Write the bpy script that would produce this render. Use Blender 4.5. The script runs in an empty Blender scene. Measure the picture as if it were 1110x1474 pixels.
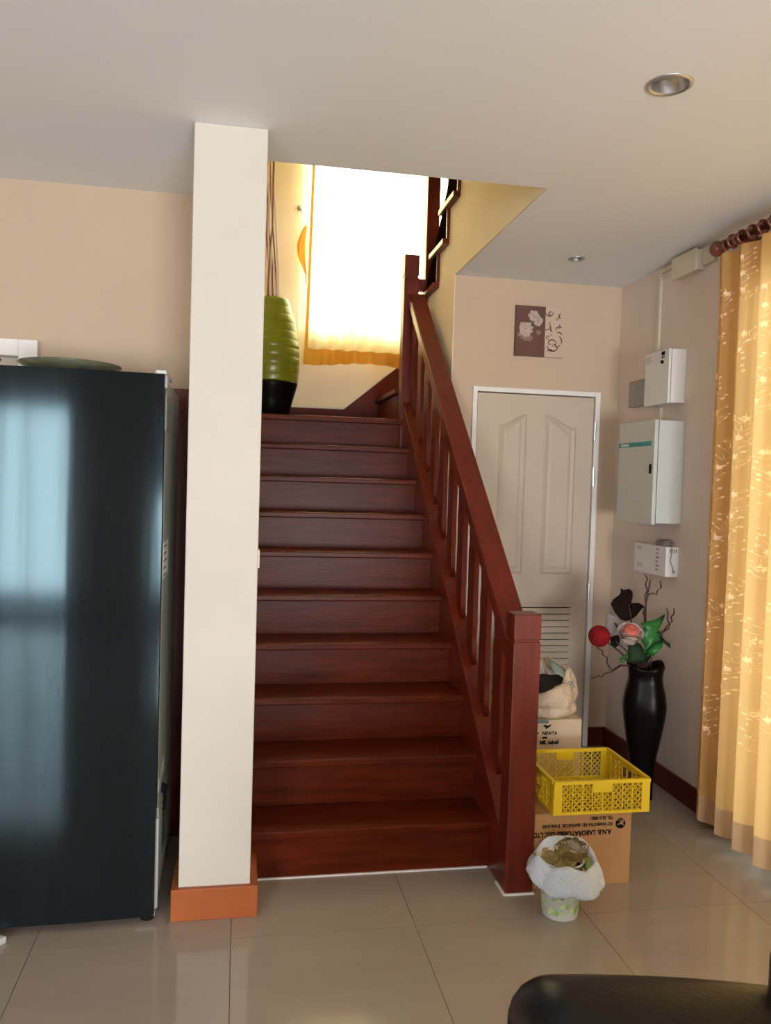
import bpy, bmesh, math, random
from mathutils import Vector, Matrix
random.seed(7)
S = bpy.context.scene
C = S.collection

# ------------------------------------------------------------------ camera
cam_d = bpy.data.cameras.new('camera'); cam = bpy.data.objects.new('camera', cam_d); C.objects.link(cam)
cam_d.sensor_fit = 'VERTICAL'; cam_d.sensor_height = 36.0
cam_d.lens = 36.0 * 1171.63 / 1474.0
cam_d.clip_start = 0.02
RR = Vector((0.98372255, -0.17718167, 0.02994344)); UU = Vector((-0.02324671, 0.0397522, 0.99893911)); FF = Vector((0.17818402, 0.98337501, -0.03498625))
M = Matrix((RR, UU, -FF)).transposed().to_4x4(); M.translation = (0, 0, 1.45)
cam.matrix_world = M
S.camera = cam

# ------------------------------------------------------------------ view, world, lights
S.view_settings.view_transform = 'Standard'; S.view_settings.look = 'None'
S.view_settings.gamma = 1.0; S.view_settings.use_curve_mapping = False
S.view_settings.exposure = -0.12
w = bpy.data.worlds.new('sky'); S.world = w; w.use_nodes = True
w.node_tree.nodes['Background'].inputs[0].default_value = (0.80, 0.90, 1.0, 1)
w.node_tree.nodes['Background'].inputs[1].default_value = 3.0

def area(name, loc, direction, sx, sy, power, col):
    l = bpy.data.lights.new(name, 'AREA'); l.shape = 'RECTANGLE'; l.size = sx; l.size_y = sy; l.energy = power; l.color = col
    o = bpy.data.objects.new(name, l); C.objects.link(o); o.location = loc
    o.rotation_euler = Vector(direction).to_track_quat('-Z', 'Y').to_euler()
    return o
# daylight outside three openings of the house, plus one added fill lamp
area('daylight_rear', (-2.10, -3.75, 1.35), (0.0, 1, 0.02), 1.6, 2.3, 300, (1.0, 0.96, 0.93))
area('added_ceiling_fill', (1.0, -3.85, 0.75), (0.0, 0.72, 0.70), 1.5, 1.3, 365, (0.99, 0.96, 0.94))  # added fill, tilted up to brighten the ceiling and column
area('daylight_side', (3.0, 1.9, 1.5), (-1, 0, -0.05), 2.7, 2.6, 62, (1.0, 0.88, 0.74))
sun_d = bpy.data.lights.new('sun', 'SUN'); sun_d.energy = 2.2; sun_d.angle = 0.02; sun_d.color = (1.0, 0.95, 0.86)
sun = bpy.data.objects.new('sun', sun_d); C.objects.link(sun); sun.location = (6, 2, 8)
sun.rotation_euler = Vector((-0.45, -0.05, -0.89)).to_track_quat('-Z', 'Y').to_euler()
area('daylight_stairs', (1.05, 6.5, 3.5), (-0.03, -1, -0.1), 2.0, 2.0, 740, (1.0, 0.92, 0.80))

# ------------------------------------------------------------------ materials
def newmat(name):
    m = bpy.data.materials.new(name); m.use_nodes = True
    return m, m.node_tree, m.node_tree.nodes['Principled BSDF']
def mat(name, col, rough=0.5, spec=0.5, metal=0.0, var=0.08, scale=6.0, bump=0.0, stretch=(1, 1, 1), coat=0.0, bscale=None):
    m, nt, b = newmat(name)
    tc = nt.nodes.new('ShaderNodeTexCoord'); mp = nt.nodes.new('ShaderNodeMapping'); mp.inputs['Scale'].default_value = stretch
    nt.links.new(tc.outputs['Object'], mp.inputs[0])
    n = nt.nodes.new('ShaderNodeTexNoise'); n.inputs['Scale'].default_value = scale; n.inputs['Detail'].default_value = 6
    nt.links.new(mp.outputs[0], n.inputs['Vector'])
    r = nt.nodes.new('ShaderNodeValToRGB')
    r.color_ramp.elements[0].position = 0.3; r.color_ramp.elements[1].position = 0.7
    r.color_ramp.elements[0].color = tuple(c * (1 - var) for c in col) + (1,)
    r.color_ramp.elements[1].color = tuple(min(1, c * (1 + var)) for c in col) + (1,)
    nt.links.new(n.outputs[0], r.inputs[0]); nt.links.new(r.outputs[0], b.inputs['Base Color'])
    b.inputs['Roughness'].default_value = rough; b.inputs['Metallic'].default_value = metal
    b.inputs['Specular IOR Level'].default_value = spec; b.inputs['Coat Weight'].default_value = coat
    b.inputs['Coat Roughness'].default_value = 0.08
    if bump:
        n2 = nt.nodes.new('ShaderNodeTexNoise'); n2.inputs['Scale'].default_value = bscale or scale * 4
        nt.links.new(mp.outputs[0], n2.inputs['Vector'])
        bp = nt.nodes.new('ShaderNodeBump'); bp.inputs['Strength'].default_value = bump; bp.inputs['Distance'].default_value = 0.01
        nt.links.new(n2.outputs[0], bp.inputs['Height']); nt.links.new(bp.outputs[0], b.inputs['Normal'])
    return m
def cloth(name, col, trans=0.5, var=0.06, scale=9, stretch=(1, 1, 1)):
    m = mat(name, col, 0.85, 0.15, var=var, scale=scale, stretch=stretch)
    nt = m.node_tree; b = nt.nodes['Principled BSDF']; out = nt.nodes['Material Output']
    t = nt.nodes.new('ShaderNodeBsdfTranslucent'); mx = nt.nodes.new('ShaderNodeMixShader'); mx.inputs[0].default_value = trans
    src = b.inputs['Base Color'].links[0].from_socket
    nt.links.new(src, t.inputs['Color']); nt.links.new(b.outputs[0], mx.inputs[1]); nt.links.new(t.outputs[0], mx.inputs[2])
    nt.links.new(mx.outputs[0], out.inputs['Surface'])
    return m
def glassmat(name, tint=(0.9, 0.97, 1.0)):
    m, nt, b = newmat(name); out = nt.nodes['Material Output']
    t = nt.nodes.new('ShaderNodeBsdfTransparent'); t.inputs[0].default_value = tint + (1,)
    g = nt.nodes.new('ShaderNodeBsdfGlossy'); g.inputs['Roughness'].default_value = 0.02
    f = nt.nodes.new('ShaderNodeFresnel'); f.inputs[0].default_value = 1.45
    mx = nt.nodes.new('ShaderNodeMixShader'); nt.links.new(f.outputs[0], mx.inputs[0]); nt.links.new(t.outputs[0], mx.inputs[1]); nt.links.new(g.outputs[0], mx.inputs[2])
    nt.links.new(mx.outputs[0], out.inputs['Surface'])
    return m

M_wall = mat('wall_paint_cream', (0.55, 0.43, 0.32), 0.75, 0.2, var=0.035, scale=2.2)
M_wallr = mat('wall_paint_right', (0.71, 0.61, 0.55), 0.75, 0.2, var=0.04, scale=2.2)
M_stairwall = mat('wall_paint_stairwell', (0.86, 0.74, 0.57), 0.75, 0.2, var=0.03, scale=2.2)
M_col = mat('column_paint', (0.61, 0.58, 0.53), 0.7, 0.25, var=0.03, scale=3)
M_ceil = mat('ceiling_paint', (0.79, 0.81, 0.84), 0.8, 0.2, var=0.012, scale=1.5)
M_tile = mat('polished_floor_tile', (0.38, 0.325, 0.275), 0.09, 0.5, var=0.06, scale=1.2, stretch=(1, 5, 1))
M_grout = mat('floor_grout', (0.20, 0.17, 0.14), 0.8)
M_wood = mat('dark_red_varnished_wood', (0.090, 0.012, 0.003), 0.32, 0.12, var=0.30, scale=3.0, stretch=(1.5, 12, 12), bump=0.05)
M_woody = mat('dark_red_varnished_wood_long', (0.12, 0.014, 0.006), 0.32, 0.35, var=0.25, scale=3.0, stretch=(14, 1.4, 8), bump=0.05)
M_woodz = mat('dark_red_varnished_wood_upright', (0.12, 0.014, 0.006), 0.36, 0.35, var=0.25, scale=3.0, stretch=(12, 12, 1.2), bump=0.05)
M_skirt = mat('dark_red_skirting', (0.11, 0.016, 0.008), 0.4, 0.15, var=0.15, scale=4)
M_stringshade = mat('string_wood_painted_shade', (0.010, 0.003, 0.002), 0.9, 0.0)  # shade on the upper string, painted in as a near-black colour
M_orange = mat('terracotta_skirting', (0.36, 0.095, 0.022), 0.45, 0.4, var=0.10, scale=5)
M_white = mat('white_enamel', (0.72, 0.72, 0.72), 0.4, 0.4, var=0.02)
M_doorw = mat('door_paint_beige', (0.54, 0.455, 0.37), 0.55, 0.4, var=0.03, scale=3)
M_framew = mat('frame_paint_white', (0.80, 0.78, 0.76), 0.5, 0.4, var=0.02)
M_dark = mat('black_gap', (0.012, 0.010, 0.010), 0.7)
M_black = mat('black_print', (0.012, 0.011, 0.012), 0.8, 0.1)
M_fridge = mat('black_glossy_fridge_door', (0.008, 0.009, 0.011), 0.10, 0.42, var=0.1, bump=0.06, scale=1.0, stretch=(9, 1, 0.7), bscale=1.2)
M_fridge.node_tree.nodes['Principled BSDF'].inputs['Specular Tint'].default_value = (0.55, 0.85, 1.0, 1)
M_fgrey = mat('fridge_side_grey', (0.45, 0.47, 0.41), 0.45, 0.4, var=0.04)
M_flight = mat('fridge_plastic_light', (0.62, 0.64, 0.64), 0.4)
M_metal = mat('brushed_metal', (0.62, 0.62, 0.62), 0.3, metal=0.9, var=0.04)
M_cab = mat('grey_green_cabinet', (0.55, 0.58, 0.56), 0.45, 0.4, var=0.02)
M_boxg = mat('grey_box', (0.30, 0.29, 0.28), 0.5, var=0.03)
M_teal = mat('teal_strip', (0.01, 0.27, 0.27), 0.4)
M_paperw = mat('paper_white', (0.75, 0.73, 0.66), 0.7, var=0.03)
M_yellowp = mat('yellow_paper', (0.72, 0.56, 0.25), 0.8)
M_ivory = mat('ivory_plastic', (0.66, 0.60, 0.48), 0.5, var=0.03)
M_curt = cloth('amber_curtain', (0.88, 0.56, 0.22), 0.5, var=0.05, scale=2, stretch=(1, 1, 1))
M_hem = cloth('amber_curtain_hem', (0.70, 0.46, 0.26), 0.22)
M_curt2 = cloth('golden_stair_curtain', (0.97, 0.82, 0.48), 0.6, var=0.05, scale=2)
M_hem2 = cloth('golden_stair_curtain_hem', (0.85, 0.42, 0.06), 0.12)
M_sprig, nt_, b_ = newmat('white_embroidery')
t_ = nt_.nodes.new('ShaderNodeBsdfTransparent'); d_ = nt_.nodes.new('ShaderNodeBsdfDiffuse'); d_.inputs[0].default_value = (0.36, 0.33, 0.29, 1); a_ = nt_.nodes.new('ShaderNodeAddShader')
nt_.links.new(t_.outputs[0], a_.inputs[0]); nt_.links.new(d_.outputs[0], a_.inputs[1]); nt_.links.new(a_.outputs[0], nt_.nodes['Material Output'].inputs['Surface'])
M_rod = mat('red_brown_rod', (0.14, 0.035, 0.018), 0.22, 0.6, var=0.2)
M_card = mat('brown_cardboard', (0.43, 0.23, 0.10), 0.8, 0.1, var=0.06, scale=10)
M_cardw = mat('whitish_carton', (0.60, 0.50, 0.38), 0.75, 0.15, var=0.04)
M_yel = mat('yellow_crate_plastic', (0.72, 0.50, 0.012), 0.38, 0.5, var=0.06)
M_bag = cloth('white_plastic_bag', (0.76, 0.83, 0.92), 0.25, var=0.03)
M_sack = cloth('off_white_sack', (0.72, 0.62, 0.50), 0.15, var=0.10, scale=12)
M_bin = mat('white_bin_plastic', (0.72, 0.76, 0.70), 0.35, var=0.05)
M_leafp = mat('green_leaf_print', (0.25, 0.42, 0.12), 0.5, var=0.3, scale=30)
M_leafp2 = mat('pale_green_print', (0.52, 0.66, 0.34), 0.5, var=0.2, scale=30)
M_clear = glassmat('clear_cellophane', (0.95, 0.88, 0.78))
M_win = glassmat('window_glass')
M_winb = glassmat('window_glass_faint', (0.97, 0.98, 0.98))
M_vase = mat('black_glazed_vase', (0.005, 0.003, 0.003), 0.28, 0.10, var=0.1)
M_vgreen = mat('lime_green_vase_glaze', (0.17, 0.19, 0.008), 0.28, 0.5, var=0.12, scale=4)
M_leaf = mat('green_fabric_leaf', (0.02, 0.15, 0.03), 0.45, var=0.3, scale=12)
M_leafd = mat('dark_green_leaf', (0.02, 0.045, 0.02), 0.7, 0.2, var=0.3, scale=12)
M_blackleaf = mat('black_brown_leaf', (0.010, 0.006, 0.006), 0.8, 0.1, var=0.2)
M_red = mat('red_fuzzy_ball', (0.24, 0.006, 0.010), 0.8, 0.2, var=0.25, scale=60, bump=0.6)
M_petal = mat('cream_petal', (0.62, 0.52, 0.48), 0.6, var=0.08)
M_pink = mat('coral_petal', (0.62, 0.14, 0.11), 0.6, var=0.15)
M_grape = mat('grey_veil_petal', (0.35, 0.32, 0.33), 0.6, var=0.1)
M_twig = mat('dark_brown_twig', (0.05, 0.018, 0.012), 0.6, var=0.2)
M_reed = mat('brown_dried_reed', (0.22, 0.085, 0.03), 0.6, var=0.3, scale=20)
M_leather = mat('black_leather', (0.004, 0.003, 0.003), 0.38, 0.3, var=0.2, bump=0.12, scale=8, bscale=120)
M_pbrown = mat('picture_brown_print', (0.125, 0.055, 0.042), 0.7, var=0.15, scale=9)
M_pcream = mat('picture_cream_print', (0.55, 0.43, 0.34), 0.7, var=0.08, scale=9)
M_ppink = mat('picture_petal_print', (0.46, 0.36, 0.32), 0.7, var=0.2, scale=60)
M_ppink2 = mat('picture_petal_shadow_print', (0.27, 0.17, 0.13), 0.7, var=0.2, scale=60)
M_dish = mat('olive_glass_dish', (0.12, 0.12, 0.08), 0.2, 0.6, var=0.25, scale=14)
M_pinkp = mat('pink_print', (0.35, 0.10, 0.10), 0.5, var=0.3)

def wrinkle(m, sc, st):
    nt = m.node_tree; n = nt.nodes.new('ShaderNodeTexNoise'); n.inputs['Scale'].default_value = sc; n.inputs['Distortion'].default_value = 1.5
    tc = nt.nodes.new('ShaderNodeTexCoord'); nt.links.new(tc.outputs['Object'], n.inputs['Vector'])
    bp = nt.nodes.new('ShaderNodeBump'); bp.inputs['Strength'].default_value = st; bp.inputs['Distance'].default_value = 0.02
    nt.links.new(n.outputs[0], bp.inputs['Height'])
    for nd in nt.nodes:
        if nd.type in ('BSDF_PRINCIPLED', 'BSDF_TRANSLUCENT'): nt.links.new(bp.outputs[0], nd.inputs['Normal'])
wrinkle(M_bag, 22, 0.45); wrinkle(M_sack, 16, 0.7); wrinkle(M_clear, 60, 0.8)
# ------------------------------------------------------------------ helpers
def tag(o, label, cat, group=None):
    o['label'] = label; o['category'] = cat
    if group: o['group'] = group
    return o
def empty(name, loc=(0, 0, 0), rz=0.0):
    o = bpy.data.objects.new(name, None); C.objects.link(o); o.location = loc; o.rotation_euler = (0, 0, rz); o.empty_display_size = 0.05
    return o
class MB:
    def __init__(s): s.v = []; s.f = []
    def box(s, x0, x1, y0, y1, z0, z1, m=None):
        b = len(s.v)
        pts = [(x0, y0, z0), (x1, y0, z0), (x1, y1, z0), (x0, y1, z0), (x0, y0, z1), (x1, y0, z1), (x1, y1, z1), (x0, y1, z1)]
        if m is not None: pts = [tuple(m @ Vector(p)) for p in pts]
        s.v += pts
        s.f += [tuple(b + i for i in q) for q in ((0, 3, 2, 1), (4, 5, 6, 7), (0, 1, 5, 4), (1, 2, 6, 5), (2, 3, 7, 6), (3, 0, 4, 7))]
        return s
    def prism(s, poly, a0, a1, axis='x'):
        # poly of 2D points extruded along axis: x -> (y,z), y -> (x,z), z -> (x,y)
        n = len(poly); b = len(s.v)
        for a in (a0, a1):
            for p, q in poly:
                s.v.append({'x': (a, p, q), 'y': (p, a, q), 'z': (p, q, a)}[axis])
        s.f.append(tuple(b + i for i in range(n))); s.f.append(tuple(b + n + i for i in reversed(range(n))))
        for i in range(n):
            j = (i + 1) % n; s.f.append((b + i, b + n + i, b + n + j, b + j))
        return s
    def tube(s, pts, r, n=8, cap=True):
        pts = [Vector(p) for p in pts]; b = len(s.v)
        rr = r if isinstance(r, (list, tuple)) else [r] * len(pts)
        for i, p in enumerate(pts):
            d = (pts[min(i + 1, len(pts) - 1)] - pts[max(i - 1, 0)]).normalized()
            a = Vector((0, 0, 1)) if abs(d.z) < 0.9 else Vector((1, 0, 0))
            u = d.cross(a).normalized(); v = d.cross(u)
            for k in range(n):
                t = 2 * math.pi * k / n; s.v.append(tuple(p + rr[i] * (math.cos(t) * u + math.sin(t) * v)))
        for i in range(len(pts) - 1):
            for k in range(n):
                k2 = (k + 1) % n
                s.f.append((b + i * n + k, b + i * n + k2, b + (i + 1) * n + k2, b + (i + 1) * n + k))
        if cap:
            s.f.append(tuple(b + k for k in reversed(range(n)))); s.f.append(tuple(b + (len(pts) - 1) * n + k for k in range(n)))
        return s
    def lathe(s, prof, n=32, c=(0, 0, 0), fn=None, cap=True):
        # prof: list of (r, z); fn(theta, i) -> radius multiplier, dz
        b = len(s.v)
        for i, (r, z) in enumerate(prof):
            for k in range(n):
                t = 2 * math.pi * k / n; m_, dz = fn(t, i) if fn else (1, 0)
                s.v.append((c[0] + r * m_ * math.cos(t), c[1] + r * m_ * math.sin(t), c[2] + z + dz))
        for i in range(len(prof) - 1):
            for k in range(n):
                k2 = (k + 1) % n
                s.f.append((b + i * n + k, b + i * n + k2, b + (i + 1) * n + k2, b + (i + 1) * n + k))
        if cap:
            s.f.append(tuple(b + k for k in reversed(range(n)))); s.f.append(tuple(b + (len(prof) - 1) * n + k for k in range(n)))
        return s
    def grid(s, fn, nu, nv):
        b = len(s.v)
        for j in range(nv + 1):
            for i in range(nu + 1): s.v.append(tuple(fn(i / nu, j / nv)))
        for j in range(nv):
            for i in range(nu):
                a = b + j * (nu + 1) + i; s.f.append((a, a + 1, a + nu + 2, a + nu + 1))
        return s
    def ball(s, c, r, nu=16, nv=10, sc=(1, 1, 1)):
        prof = [(r * math.sin(math.pi * (j + 0.02) / (nv + 0.04)), -r * math.cos(math.pi * (j + 0.02) / (nv + 0.04))) for j in range(nv + 1)]
        b = len(s.v); s.lathe(prof, nu)
        s.v[b:] = [(c[0] + x * sc[0], c[1] + y * sc[1], c[2] + z * sc[2]) for x, y, z in s.v[b:]]
        return s
    def build(s, name, m, parent=None, smooth=False, bevel=0.0, fix=True, solid=0.0):
        me = bpy.data.meshes.new(name); me.from_pydata([tuple(p) for p in s.v], [], s.f)
        if fix:
            bm = bmesh.new(); bm.from_mesh(me); bmesh.ops.recalc_face_normals(bm, faces=bm.faces); bm.to_mesh(me); bm.free()
        if smooth:
            for p in me.polygons: p.use_smooth = True
        me.materials.append(m); o = bpy.data.objects.new(name, me); C.objects.link(o)
        if parent is not None: o.parent = parent
        if solid: md = o.modifiers.new('solid', 'SOLIDIFY'); md.thickness = solid; md.offset = 0
        if bevel:
            md = o.modifiers.new('bevel', 'BEVEL'); md.width = bevel; md.segments = 2; md.limit_method = 'ANGLE'; md.angle_limit = math.radians(40)
        return o
def box(name, m, parent, *a, bevel=0.0): return MB().box(*a).build(name, m, parent, bevel=bevel)
def stuff(o): o['kind'] = 'stuff'; return o
def struct(o): o['kind'] = 'structure'; return o
def frame(origin, right, up):
    r = Vector(right).normalized(); u = Vector(up).normalized(); n = r.cross(u)
    m = Matrix((r, u, n)).transposed().to_4x4(); m.translation = origin
    return m
def text(body, size, m4, material, name, parent, align='CENTER', sx=1.0):
    cu = bpy.data.curves.new(name, 'FONT'); cu.body = body; cu.size = size; cu.align_x = align; cu.extrude = 0.0004; cu.offset = 0.035 * size if size > 0.016 else 0; cu.resolution_u = 3
    t = bpy.data.objects.new('tmp', cu); C.objects.link(t); bpy.context.view_layer.update()
    me = bpy.data.meshes.new_from_object(t.evaluated_get(bpy.context.evaluated_depsgraph_get()))
    bpy.data.objects.remove(t); me.materials.clear(); me.materials.append(material)
    me.transform(m4 @ Matrix.Diagonal((sx, 1, 1, 1)))
    o = bpy.data.objects.new(name, me); C.objects.link(o); o.parent = parent
    return o
def curve_mesh(outlines, extrude):
    # flat shape with holes: first outline outer, others holes, in XY, returned as mesh
    cu = bpy.data.curves.new('c', 'CURVE'); cu.dimensions = '2D'; cu.fill_mode = 'BOTH'; cu.extrude = extrude
    for pts in outlines:
        sp = cu.splines.new('POLY'); sp.points.add(len(pts) - 1); sp.use_cyclic_u = True
        for i, p in enumerate(pts): sp.points[i].co = (p[0], p[1], 0, 1)
    t = bpy.data.objects.new('tmp', cu); C.objects.link(t); bpy.context.view_layer.update()
    me = bpy.data.meshes.new_from_object(t.evaluated_get(bpy.context.evaluated_depsgraph_get()))
    bpy.data.objects.remove(t); bpy.data.curves.remove(cu)
    return me

ZC = 2.582      # ceiling height
XR = 2.085      # right wall plane
YB = 4.29       # wall behind the stairs
X1 = 1.118      # stairwell side wall plane
YW = 5.75       # stairwell back wall
YL = 3.397      # wall behind the fridge
XS = -0.12      # stairwell left wall

# ------------------------------------------------------------------ floor with single tiles
fl = struct(box('floor', M_grout, None, -3.2, 2.4, -3.5, 5.9, -0.12, -0.004))
tile_me = None
for i in range(-6, 4):
    for j in range(-10, 4):
        x0 = 0.008 + 0.597 * i; y0 = 2.56 + 0.6 * j
        if x0 > 2.08 or x0 < -3.4: continue
        if tile_me is None:
            t = MB().box(0.001, 0.596, 0.001, 0.599, -0.006, 0.0).build('tile', M_tile, fl, bevel=0.0008); tile_me = t.data
        else:
            t = bpy.data.objects.new('tile', tile_me); C.objects.link(t); t.parent = fl
        t.location = (x0, y0, 0)

# ------------------------------------------------------------------ ceiling slab with stair opening
LAMPS = ((1.152, 2.131, 0.058), (1.607, 3.813, 0.040))
cme = curve_mesh([[(-3.2, -3.5), (2.3, -3.5), (2.3, YB + 0.1), (X1 + 0.004, YB + 0.1), (X1 + 0.004, 2.965), (XS - 0.045, 2.965), (XS - 0.045, 5.9), (-3.2, 5.9)]] +
                 [[(lx + lr * 0.9 * math.cos(-t * math.pi / 20), ly + lr * 0.9 * math.sin(-t * math.pi / 20)) for t in range(40)] for lx, ly, lr in LAMPS], 0.075)
cme.transform(Matrix.Translation((0, 0, ZC + 0.075))); cme.materials.clear(); cme.materials.append(M_ceil)
cl = struct(bpy.data.objects.new('ceiling', cme)); C.objects.link(cl)
struct(box('ceiling_upper', M_ceil, None, -0.3, 2.4, 1.3, 5.9, 5.2, 5.3))

# ------------------------------------------------------------------ walls
struct(box('wall_left', M_wall, None, -3.2, -3.05, -3.5, YL + 0.15, 0, ZC))
lb = MB().box(-3.05, -1.75, YL, YL + 0.15, 0, ZC).box(-0.85, XS - 0.045, YL, YL + 0.15, 0, ZC).box(-1.75, -0.85, YL, YL + 0.15, 1.93, ZC)
struct(lb.build('wall_back_left', M_wall))
# right wall with the garden door opening
rb = MB().box(XR, XR + 0.15, 3.06, YB + 0.1, 0, ZC).box(XR, XR + 0.15, -3.5, 0.75, 0, ZC).box(XR, XR + 0.15, 0.75, 3.06, 2.36, ZC)
struct(rb.build('wall_right', M_wallr))
fb = MB().box(-3.05, -2.75, -3.3, -3.15, 0, ZC).box(-1.45, 0.3, -3.3, -3.15, 0, ZC).box(1.75, XR, -3.3, -3.15, 0, ZC).box(0.3, 1.75, -3.3, -3.15, 2.15, ZC).box(-2.75, -1.45, -3.3, -3.15, 2.15, ZC)
struct(fb.build('wall_front', M_wall))
# wall behind the stairs, pierced by the store door
bb = MB().box(X1 + 0.004, 1.258, YB, YB + 0.1, 0, ZC).box(1.95, XR, YB, YB + 0.1, 0, ZC).box(1.258, 1.95, YB, YB + 0.1, 1.968, ZC)
struct(bb.build('wall_back', M_wall))
# stairwell
struct(MB().box(-0.165, XS, 2.93, YL + 0.002, 0, ZC).box(-0.165, XS, 2.965, YL + 0.15, ZC, ZC + 0.15).box(XS - 0.12, XS, YL + 0.15, YW + 0.15, 0, 5.2).box(XS - 0.045, XS, YL + 0.002, YL + 0.15, 0, ZC).box(XS - 0.12, XS, 1.3, YL + 0.15, ZC + 0.15, 5.2).build('wall_stair_left', M_stairwall))
sb = MB()
WX0, WX1, WZ0, WZ1 = 0.385, 1.75, 2.50, 4.05
sb.box(XS, WX0, YW, YW + 0.15, 0, 5.2).box(WX1, 2.3, YW, YW + 0.15, 0, 5.2).box(WX0, WX1, YW, YW + 0.15, 0, WZ0).box(WX0, WX1, YW, YW + 0.15, WZ1, 5.2)
struct(sb.build('wall_stair_back', M_stairwall))
struct(MB().box(2.15, 2.3, 1.3, YW + 0.15, ZC + 0.15, 5.2).box(2.15, 2.3, YB + 0.1, YW + 0.15, 0, ZC + 0.15).build('wall_stair_right', M_stairwall))
struct(box('wall_stair_front', M_stairwall, None, XS - 0.12, 2.3, 1.15, 1.3, ZC + 0.15, 5.2))
# masonry under the upper flight: outline in (y, z)
NT = 7
def tA(k):   # back edge y, nosing y, top z of upper tread k
    return 4.645 - 0.208 * k, (4.985 - 0.208 * k if k else 5.015), 2.625 + 0.192 * k
prof = [(2.965, ZC + 0.003), (4.293, ZC + 0.003), (4.293, 0), (4.99, 0), (4.99, tA(0)[2] - 0.03)]
for k in range(NT + 1):
    yb, yn, z = tA(k); prof += [(yb, z - 0.03), (yb, z + 0.192 - 0.03)]
prof = [p for p in prof if p[0] > 2.965 or p[1] == ZC + 0.003]
prof.append((2.965, prof[-1][1]))
wb = MB().prism(prof, X1, X1 + 0.08, 'x')
struct(wb.build('wall_stair_side', M_stairwall))
# side wall under the lower flight
struct(MB().prism([(2.95, 0), (4.29, 0), (4.29, 1.15), (2.95, 0.0)], 1.035, 1.05, 'x').build('wall_understair', M_wall))

# column
struct(box('column', M_col, None, -0.165, 0.068, 2.70, 2.93, 0, ZC, bevel=0.004))
struct(MB().prism([(-0.187, 2.68), (0.093, 2.68), (0.093, 2.935), (0.068, 2.935), (0.068, 2.70), (-0.165, 2.70), (-0.165, 2.93), (-0.187, 2.93)], 0, 0.105, 'z').build('baseboard_column', M_orange, bevel=0.002))

# skirting boards
struct(box('baseboard_right', M_skirt, None, XR - 0.016, XR, 3.06, YB, 0, 0.105, bevel=0.003))
struct(MB().box(X1, 1.238, YB - 0.016, YB, 0, 0.105).box(1.972, XR - 0.017, YB - 0.016, YB, 0, 0.105).build('baseboard_back', M_skirt, bevel=0.003))
struct(MB().box(-3.05, -1.8, YL - 0.016, YL, 0, 0.105).box(-0.80, -0.12, YL - 0.016, YL, 0, 0.105).build('baseboard_left', M_skirt, bevel=0.003))

# ------------------------------------------------------------------ store door (door_1)
d = empty('door_1', (0, 0, 0)); struct(d)
fr = MB().box(1.236, 1.262, YB - 0.022, YB + 0.06, 0, 1.992).box(1.944, 1.972, YB - 0.022, YB + 0.06, 0, 1.992).box(1.262, 1.944, YB - 0.022, YB + 0.06, 1.966, 1.992)
fr.build('door_frame', M_framew, d, bevel=0.002)
box('door_gap', M_dark, d, 1.262, 1.944, YB + 0.05, YB + 0.09, 0, 1.966)
leaf = MB().box(1.268, 1.939, YB - 0.006, YB + 0.034, 0.01, 1.960)
leaf.build('door_leaf', M_doorw, d)
def panel(x0, x1, z0, z1, rise, side, ins, y, th):
    # arched panel outline; the arch climbs towards the door's middle
    pts = [(x0 + ins, z0 + ins), (x1 - ins, z0 + ins)]
    n = 8; top = []
    for i in range(n + 1):
        t = i / n; e = (1 - math.cos(math.pi * t)) / 2
        x = x0 + ins + (x1 - x0 - 2 * ins) * t
        top.append((x, z1 - ins + rise * (e if side > 0 else 1 - e)))
    return pts + top[::-1]
for (x0, x1, sd) in ((1.392, 1.552, 1), (1.652, 1.842, -1)):
    o1 = panel(x0, x1, 0.972, 1.790, 0.065, sd, 0, 0, 0); o2 = panel(x0, x1, 0.972, 1.790, 0.065, sd, 0.012, 0, 0)
    o3 = panel(x0, x1, 0.972, 1.790, 0.065, sd, 0.030, 0, 0); o4 = panel(x0, x1, 0.972, 1.790, 0.065, sd, 0.044, 0, 0)
    m = MB(); n = len(o1); yy = [YB - 0.006, YB - 0.0135, YB - 0.003, YB - 0.0135]
    for o_, y_ in zip((o1, o2, o3, o4), (YB - 0.0055, YB - 0.015, YB - 0.0065, YB - 0.013)):
        for p in o_: m.v.append((p[0], y_, p[1]))
    for r in range(3):
        for i in range(n):
            j = (i + 1) % n; m.f.append((r * n + i, r * n + j, (r + 1) * n + j, (r + 1) * n + i))
    m.f.append(tuple(3 * n + i for i in range(n)))
    m.build('door_panel', M_doorw, d)
# louvre
lx0, lx1, lz0, lz1 = 1.40, 1.840, 0.30, 0.790
lv = MB().box(lx0 - 0.02, lx0, YB - 0.014, YB - 0.004, lz0 - 0.02, lz1 + 0.02).box(lx1, lx1 + 0.02, YB - 0.014, YB - 0.004, lz0 - 0.02, lz1 + 0.02).box(lx0, lx1, YB - 0.014, YB - 0.004, lz1, lz1 + 0.02).box(lx0, lx1, YB - 0.014, YB - 0.004, lz0 - 0.02, lz0)
lo = lv.build('louvre_frame', M_doorw, d)
box('louvre_back', M_dark, d, lx0, lx1, YB - 0.0095, YB - 0.0065, lz0, lz1)
pitch = 0.0355; sl = None
for k in range(int((lz1 - lz0) / pitch)):
    z = lz1 - 0.006 - k * pitch
    if sl is None:
        sl = MB().prism([(-0.012, -0.030), (-0.009, -0.030), (0.0, 0.0), (-0.004, 0.0)], lx0, lx1, 'x').build('slat', M_doorw, lo).data; o = C.objects[-1]
        o = [q for q in lo.children][0]
    else:
        o = bpy.data.objects.new('slat', sl); C.objects.link(o); o.parent = lo
    o.location = (0, YB - 0.010, z)
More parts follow.
